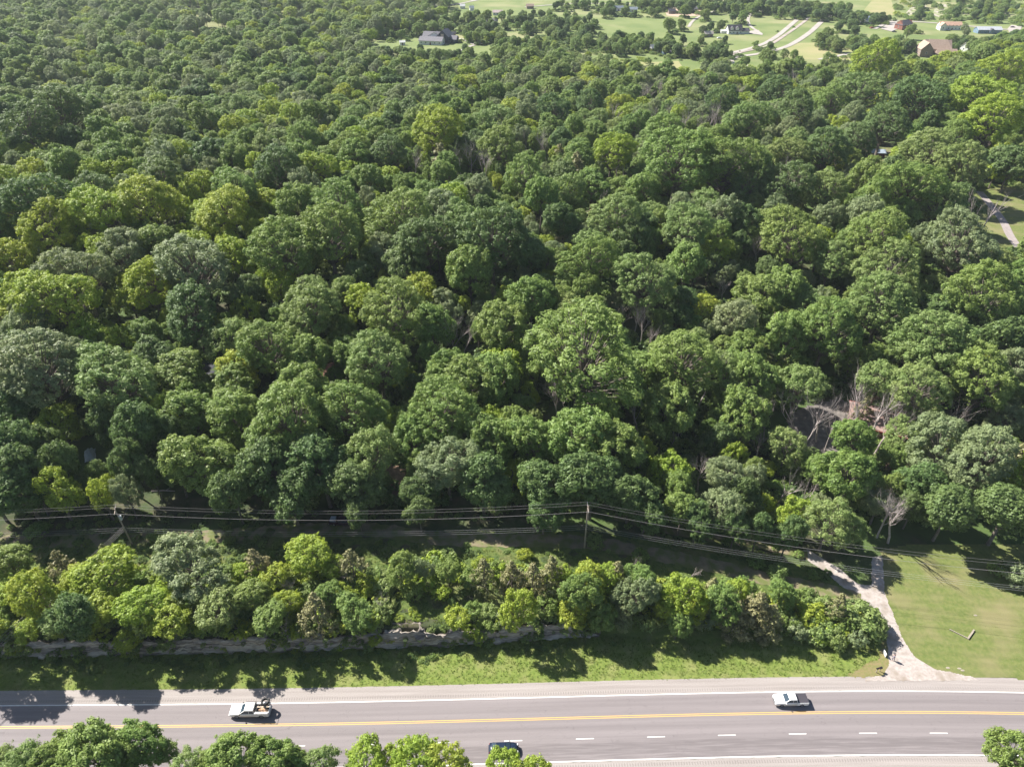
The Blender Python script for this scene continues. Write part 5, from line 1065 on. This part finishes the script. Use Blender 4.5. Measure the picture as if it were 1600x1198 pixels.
for lb, x, y, rz, m_ in (('dark parked car beside the white house', 1166, 53, .2, M['navy']), ('red parked car beside the brick house drive', 1362, 45, .3, cm('red_car_paint', (.35, .04, .04), .3)), ('dark parked car in front of the brick house', 1397, 51, 0, M['navy']), ('black parked car on the pale pad at the upper right', 1582, 44, .1, M['maroon']), ('white parked car on the lawn by the white house', 1124, 61, .2, M['white'])):
    g_ = G(x, y); vehicle(lb, 'car', x, y, rz, m_, 'car', z=.25)

# ------------------------------------------------------------------ small things near the driveway mouth
p = G(1368.5, 1050); e = empty('mailbox', p, .3); tag(e, 'black mailbox on a post at the left of the driveway mouth', 'mailbox')
MB().box((0, 0, .5), (.11, .11, 1.3)).build('post', woodp, e); bx_ = MB(); pr_ = [(.16 * math.cos(t), .20 * math.sin(t)) for t in np.linspace(0, math.pi, 8)]
vs = [(-.28, a, 1.2 + b) for a, b in pr_] + [(.28, a, 1.2 + b) for a, b in pr_]
bx_.add(vs, [tuple(range(8)), tuple(range(15, 7, -1))] + [(i, i + 8, (i + 1) % 8 + 8, (i + 1) % 8) for i in range(8)]).build('box', M['black'], e); MB().box((.18, -.185, 1.36), (.04, .02, .2)).build('flag', M['red'], e)
p2 = p + Vector((.75, .25, 0)); e = empty('mailbox', p2, .3); tag(e, 'second black mailbox, lower, beside the first at the driveway mouth', 'mailbox')
MB().box((0, 0, .4), (.10, .10, 1.1)).build('post', woodp, e); MB().box((0, 0, 1.05), (.5, .32, .34)).build('box', M['black'], e); MB().box((.255, 0, 1.05), (.02, .28, .30)).build('door', M['chrome'], e)
p = G(1381, 1023); e = empty('sign_board', p, .0); tag(e, 'white sign board seen nearly edge on in the dry grass strip', 'sign')
MB().box((0, 0, .62), (.07, 1.1, .85)).build('panel', M['white'], e)
for s in (-1, 1): MB().box((0, s * .50, .2), (.055, .055, .9)).build('post', M['white'], e)
# concrete edging on the lawn
conc = mat('old_concrete', (.27, .235, .18), .9, (.36, .315, .26), 3.0)
a, b, c_ = G(1484, 984), G(1512, 998), G(1521, 985); mb = MB()
for q0, q1, w in ((a, b, .14), (b, c_, .30)):
    d_ = q1 - q0; mb.box(((q0.x + q1.x) / 2, (q0.y + q1.y) / 2, .10), (d_.length + .2, w, .36 if w < .2 else .40), math.atan2(d_.y, d_.x))
tag(mb.build('concrete_edging', conc), 'V-shaped strip of old concrete edging on the right lawn', 'concrete edging')
mb = MB()
for x, y in ((1481, 1043), (1499, 1044), (1504, 1047), (1524, 961)):
    p = G(x, y); m_ = MB().ball((p.x, p.y, .03), .26, 7, 5, (1.6, .8, .25)); tag(m_.build('flat_stone', conc), 'flat pale stone on the right lawn, ' + {1481: 'leftmost of the cluster by the highway', 1490: 'second from left in the cluster by the highway', 1499: 'middle one of the cluster by the highway', 1486: 'highest in the cluster by the highway', 1504: 'rightmost of the cluster by the highway', 1524: 'just above the concrete edging', 1583: 'alone near the right edge'}[x], 'stone', 'pale stones on the lawn')
# draped tarpaulin on the shaded clearing
p = G(141, 712); r3 = np.random.default_rng(3); n_ = 26; V = []
for j in range(n_):
    for i in range(n_):
        u, v = i / (n_ - 1) * 2 - 1, j / (n_ - 1) * 2 - 1; r_ = max(abs(u), abs(v)); h_ = 1.45 * (1 - abs(u) ** 3) * (1 - abs(v) ** 2.4) ** .6 if r_ < 1 else 0
        f_ = .10 * math.sin(u * 9 + v * 4) * r_ + .06 * math.sin(v * 13 - u * 6); V.append((u * 1.25 + f_ * .6, v * 2.3 + f_, max(.03, h_ + f_)))
ii = np.arange(n_ * n_).reshape(n_, n_); f4 = np.stack([ii[:-1, :-1], ii[:-1, 1:], ii[1:, 1:], ii[1:, :-1]], -1).reshape(-1, 4)
o = link('tarpaulin', npmesh('tarpaulin', V, f4, mat('grey_tarpaulin', (.50, .54, .60), .6, (.40, .44, .50), 1.5), True), loc=p + Vector((0, 0, .1))); o.rotation_euler.z = .5
tag(o, 'pale grey tarpaulin draped over something in the dark left clearing', 'tarpaulin')

# ------------------------------------------------------------------ person walking up the driveway
def add_skin_layer(me):
    if not me.skin_vertices:
        bm = bmesh.new(); bm.from_mesh(me); bm.verts.layers.skin.verify(); bm.to_mesh(me); bm.free()
def skin(name, verts, edges, rad, m, parent, sub=1):
    me = bpy.data.meshes.new(name); me.from_pydata(verts, edges, []); me.materials.append(m); add_skin_layer(me); o_ = link(name, me, parent)
    for i, r in enumerate(rad): me.skin_vertices[0].data[i].radius = (r, r) if not hasattr(r, '__len__') else r
    me.skin_vertices[0].data[0].use_root = True; o_.modifiers.new('skin', 'SKIN'); s_ = o_.modifiers.new('sub', 'SUBSURF'); s_.levels = sub; s_.render_levels = sub
    return o_
p = G(1394.5, 1031); e = empty('person', p + Vector((0, 0, .06)), 2.2); tag(e, 'person in a dark cap, grey-blue shirt and jeans walking on the gravel driveway', 'person')
skm = mat('skin', (.45, .27, .20), .6); shm = mat('grey_blue_cloth', (.22, .27, .38), .9); jn_ = mat('denim', (.10, .14, .24), .9); hr = mat('dark_cap', (.05, .02, .025), .8)
BV = [(0, 0, .95), (0, 0, 1.15), (0, 0, 1.38), (0, .01, 1.50), (.02, 0, 1.60), (.03, 0, 1.72), (0, .10, .92), (.14, .10, .50), (.02, .10, .08), (.16, .10, .04), (0, -.10, .92), (-.08, -.10, .50), (-.26, -.10, .12), (-.14, -.10, .05),
      (0, .19, 1.40), (-.08, .25, 1.12), (.02, .26, .88), (.06, .26, .78), (0, -.19, 1.40), (.06, -.25, 1.12), (.24, -.24, .98), (.33, -.22, .97)]
BE = [(0, 1), (1, 2), (2, 3), (3, 4), (4, 5), (0, 6), (6, 7), (7, 8), (8, 9), (0, 10), (10, 11), (11, 12), (12, 13), (2, 14), (14, 15), (15, 16), (16, 17), (2, 18), (18, 19), (19, 20), (20, 21)]
BR = [.14, .13, .14, .06, .095, .08, .09, .06, .045, .04, .09, .06, .045, .04, .06, .045, .035, .03, .06, .045, .035, .03]
skin('body', BV, BE, BR, skm, e)
for hx, hy, hz in ((.06, .26, .78), (.33, -.22, .97)):
    fm = MB(); 
    for k in range(5): 
        o0 = (k - 2) * .018; L_ = (.045, .075, .085, .078, .06)[k]; dx_, dz_ = (1, -.1) if hz > .9 else (.25, -.97)
        fm.tube([(hx, hy + o0, hz), (hx + dx_ * L_ * .6, hy + o0 * 1.3, hz + dz_ * L_ * .6), (hx + dx_ * L_ + .01, hy + o0 * 1.2 + (.03 if k == 0 else 0), hz + dz_ * L_)], [.010, .009, .006], 5)
    fm.build('fingers', skm, e)
skin('shirt', [(0, 0, .96), (0, 0, 1.15), (0, 0, 1.40), (0, .19, 1.41), (-.06, .24, 1.18), (0, -.19, 1.41), (.05, -.24, 1.18)], [(0, 1), (1, 2), (2, 3), (3, 4), (2, 5), (5, 6)], [.165, .155, .155, .075, .062, .075, .062], shm, e)
skin('trousers', [(0, 0, .98), (0, .10, .90), (.14, .10, .50), (.03, .10, .14), (0, -.10, .90), (-.08, -.10, .50), (-.24, -.10, .16)], [(0, 1), (1, 2), (2, 3), (0, 4), (4, 5), (5, 6)], [.155, .105, .075, .06, .105, .075, .06], jn_, e)
MB().ball((.02, 0, 1.70), .125, 10, 6, (1.05, .95, .75)).box((.14, 0, 1.68), (.14, .15, .02)).build('cap', hr, e, True)
for s in (-1, 1): MB().ball((.115, s * .035, 1.655), .012, 6, 4).build('eye', M['black'], e)
MB().ball((.125, 0, 1.63), .018, 6, 4, (1.2, .8, 1.3)).build('nose', skm, e)
MB().box((.112, 0, 1.585), (.01, .05, .01)).build('mouth', hr, e)

# ------------------------------------------------------------------ haze
HZ = 0.00007
if HZ:
    mb = MB().box((0, 1060, 53), (3240, 2420, 150)); m = bpy.data.materials.new('haze'); m.use_nodes = True; n = m.node_tree; n.nodes.remove(n.nodes['Principled BSDF'])
    pv = n.nodes.new('ShaderNodeVolumePrincipled'); pv.inputs['Color'].default_value = (.80, .90, 1.0, 1); pv.inputs['Density'].default_value = HZ; pv.inputs['Anisotropy'].default_value = 0.0
    n.links.new(pv.outputs[0], n.nodes['Material Output'].inputs['Volume']); tag(mb.build('haze', m), kind='stuff')
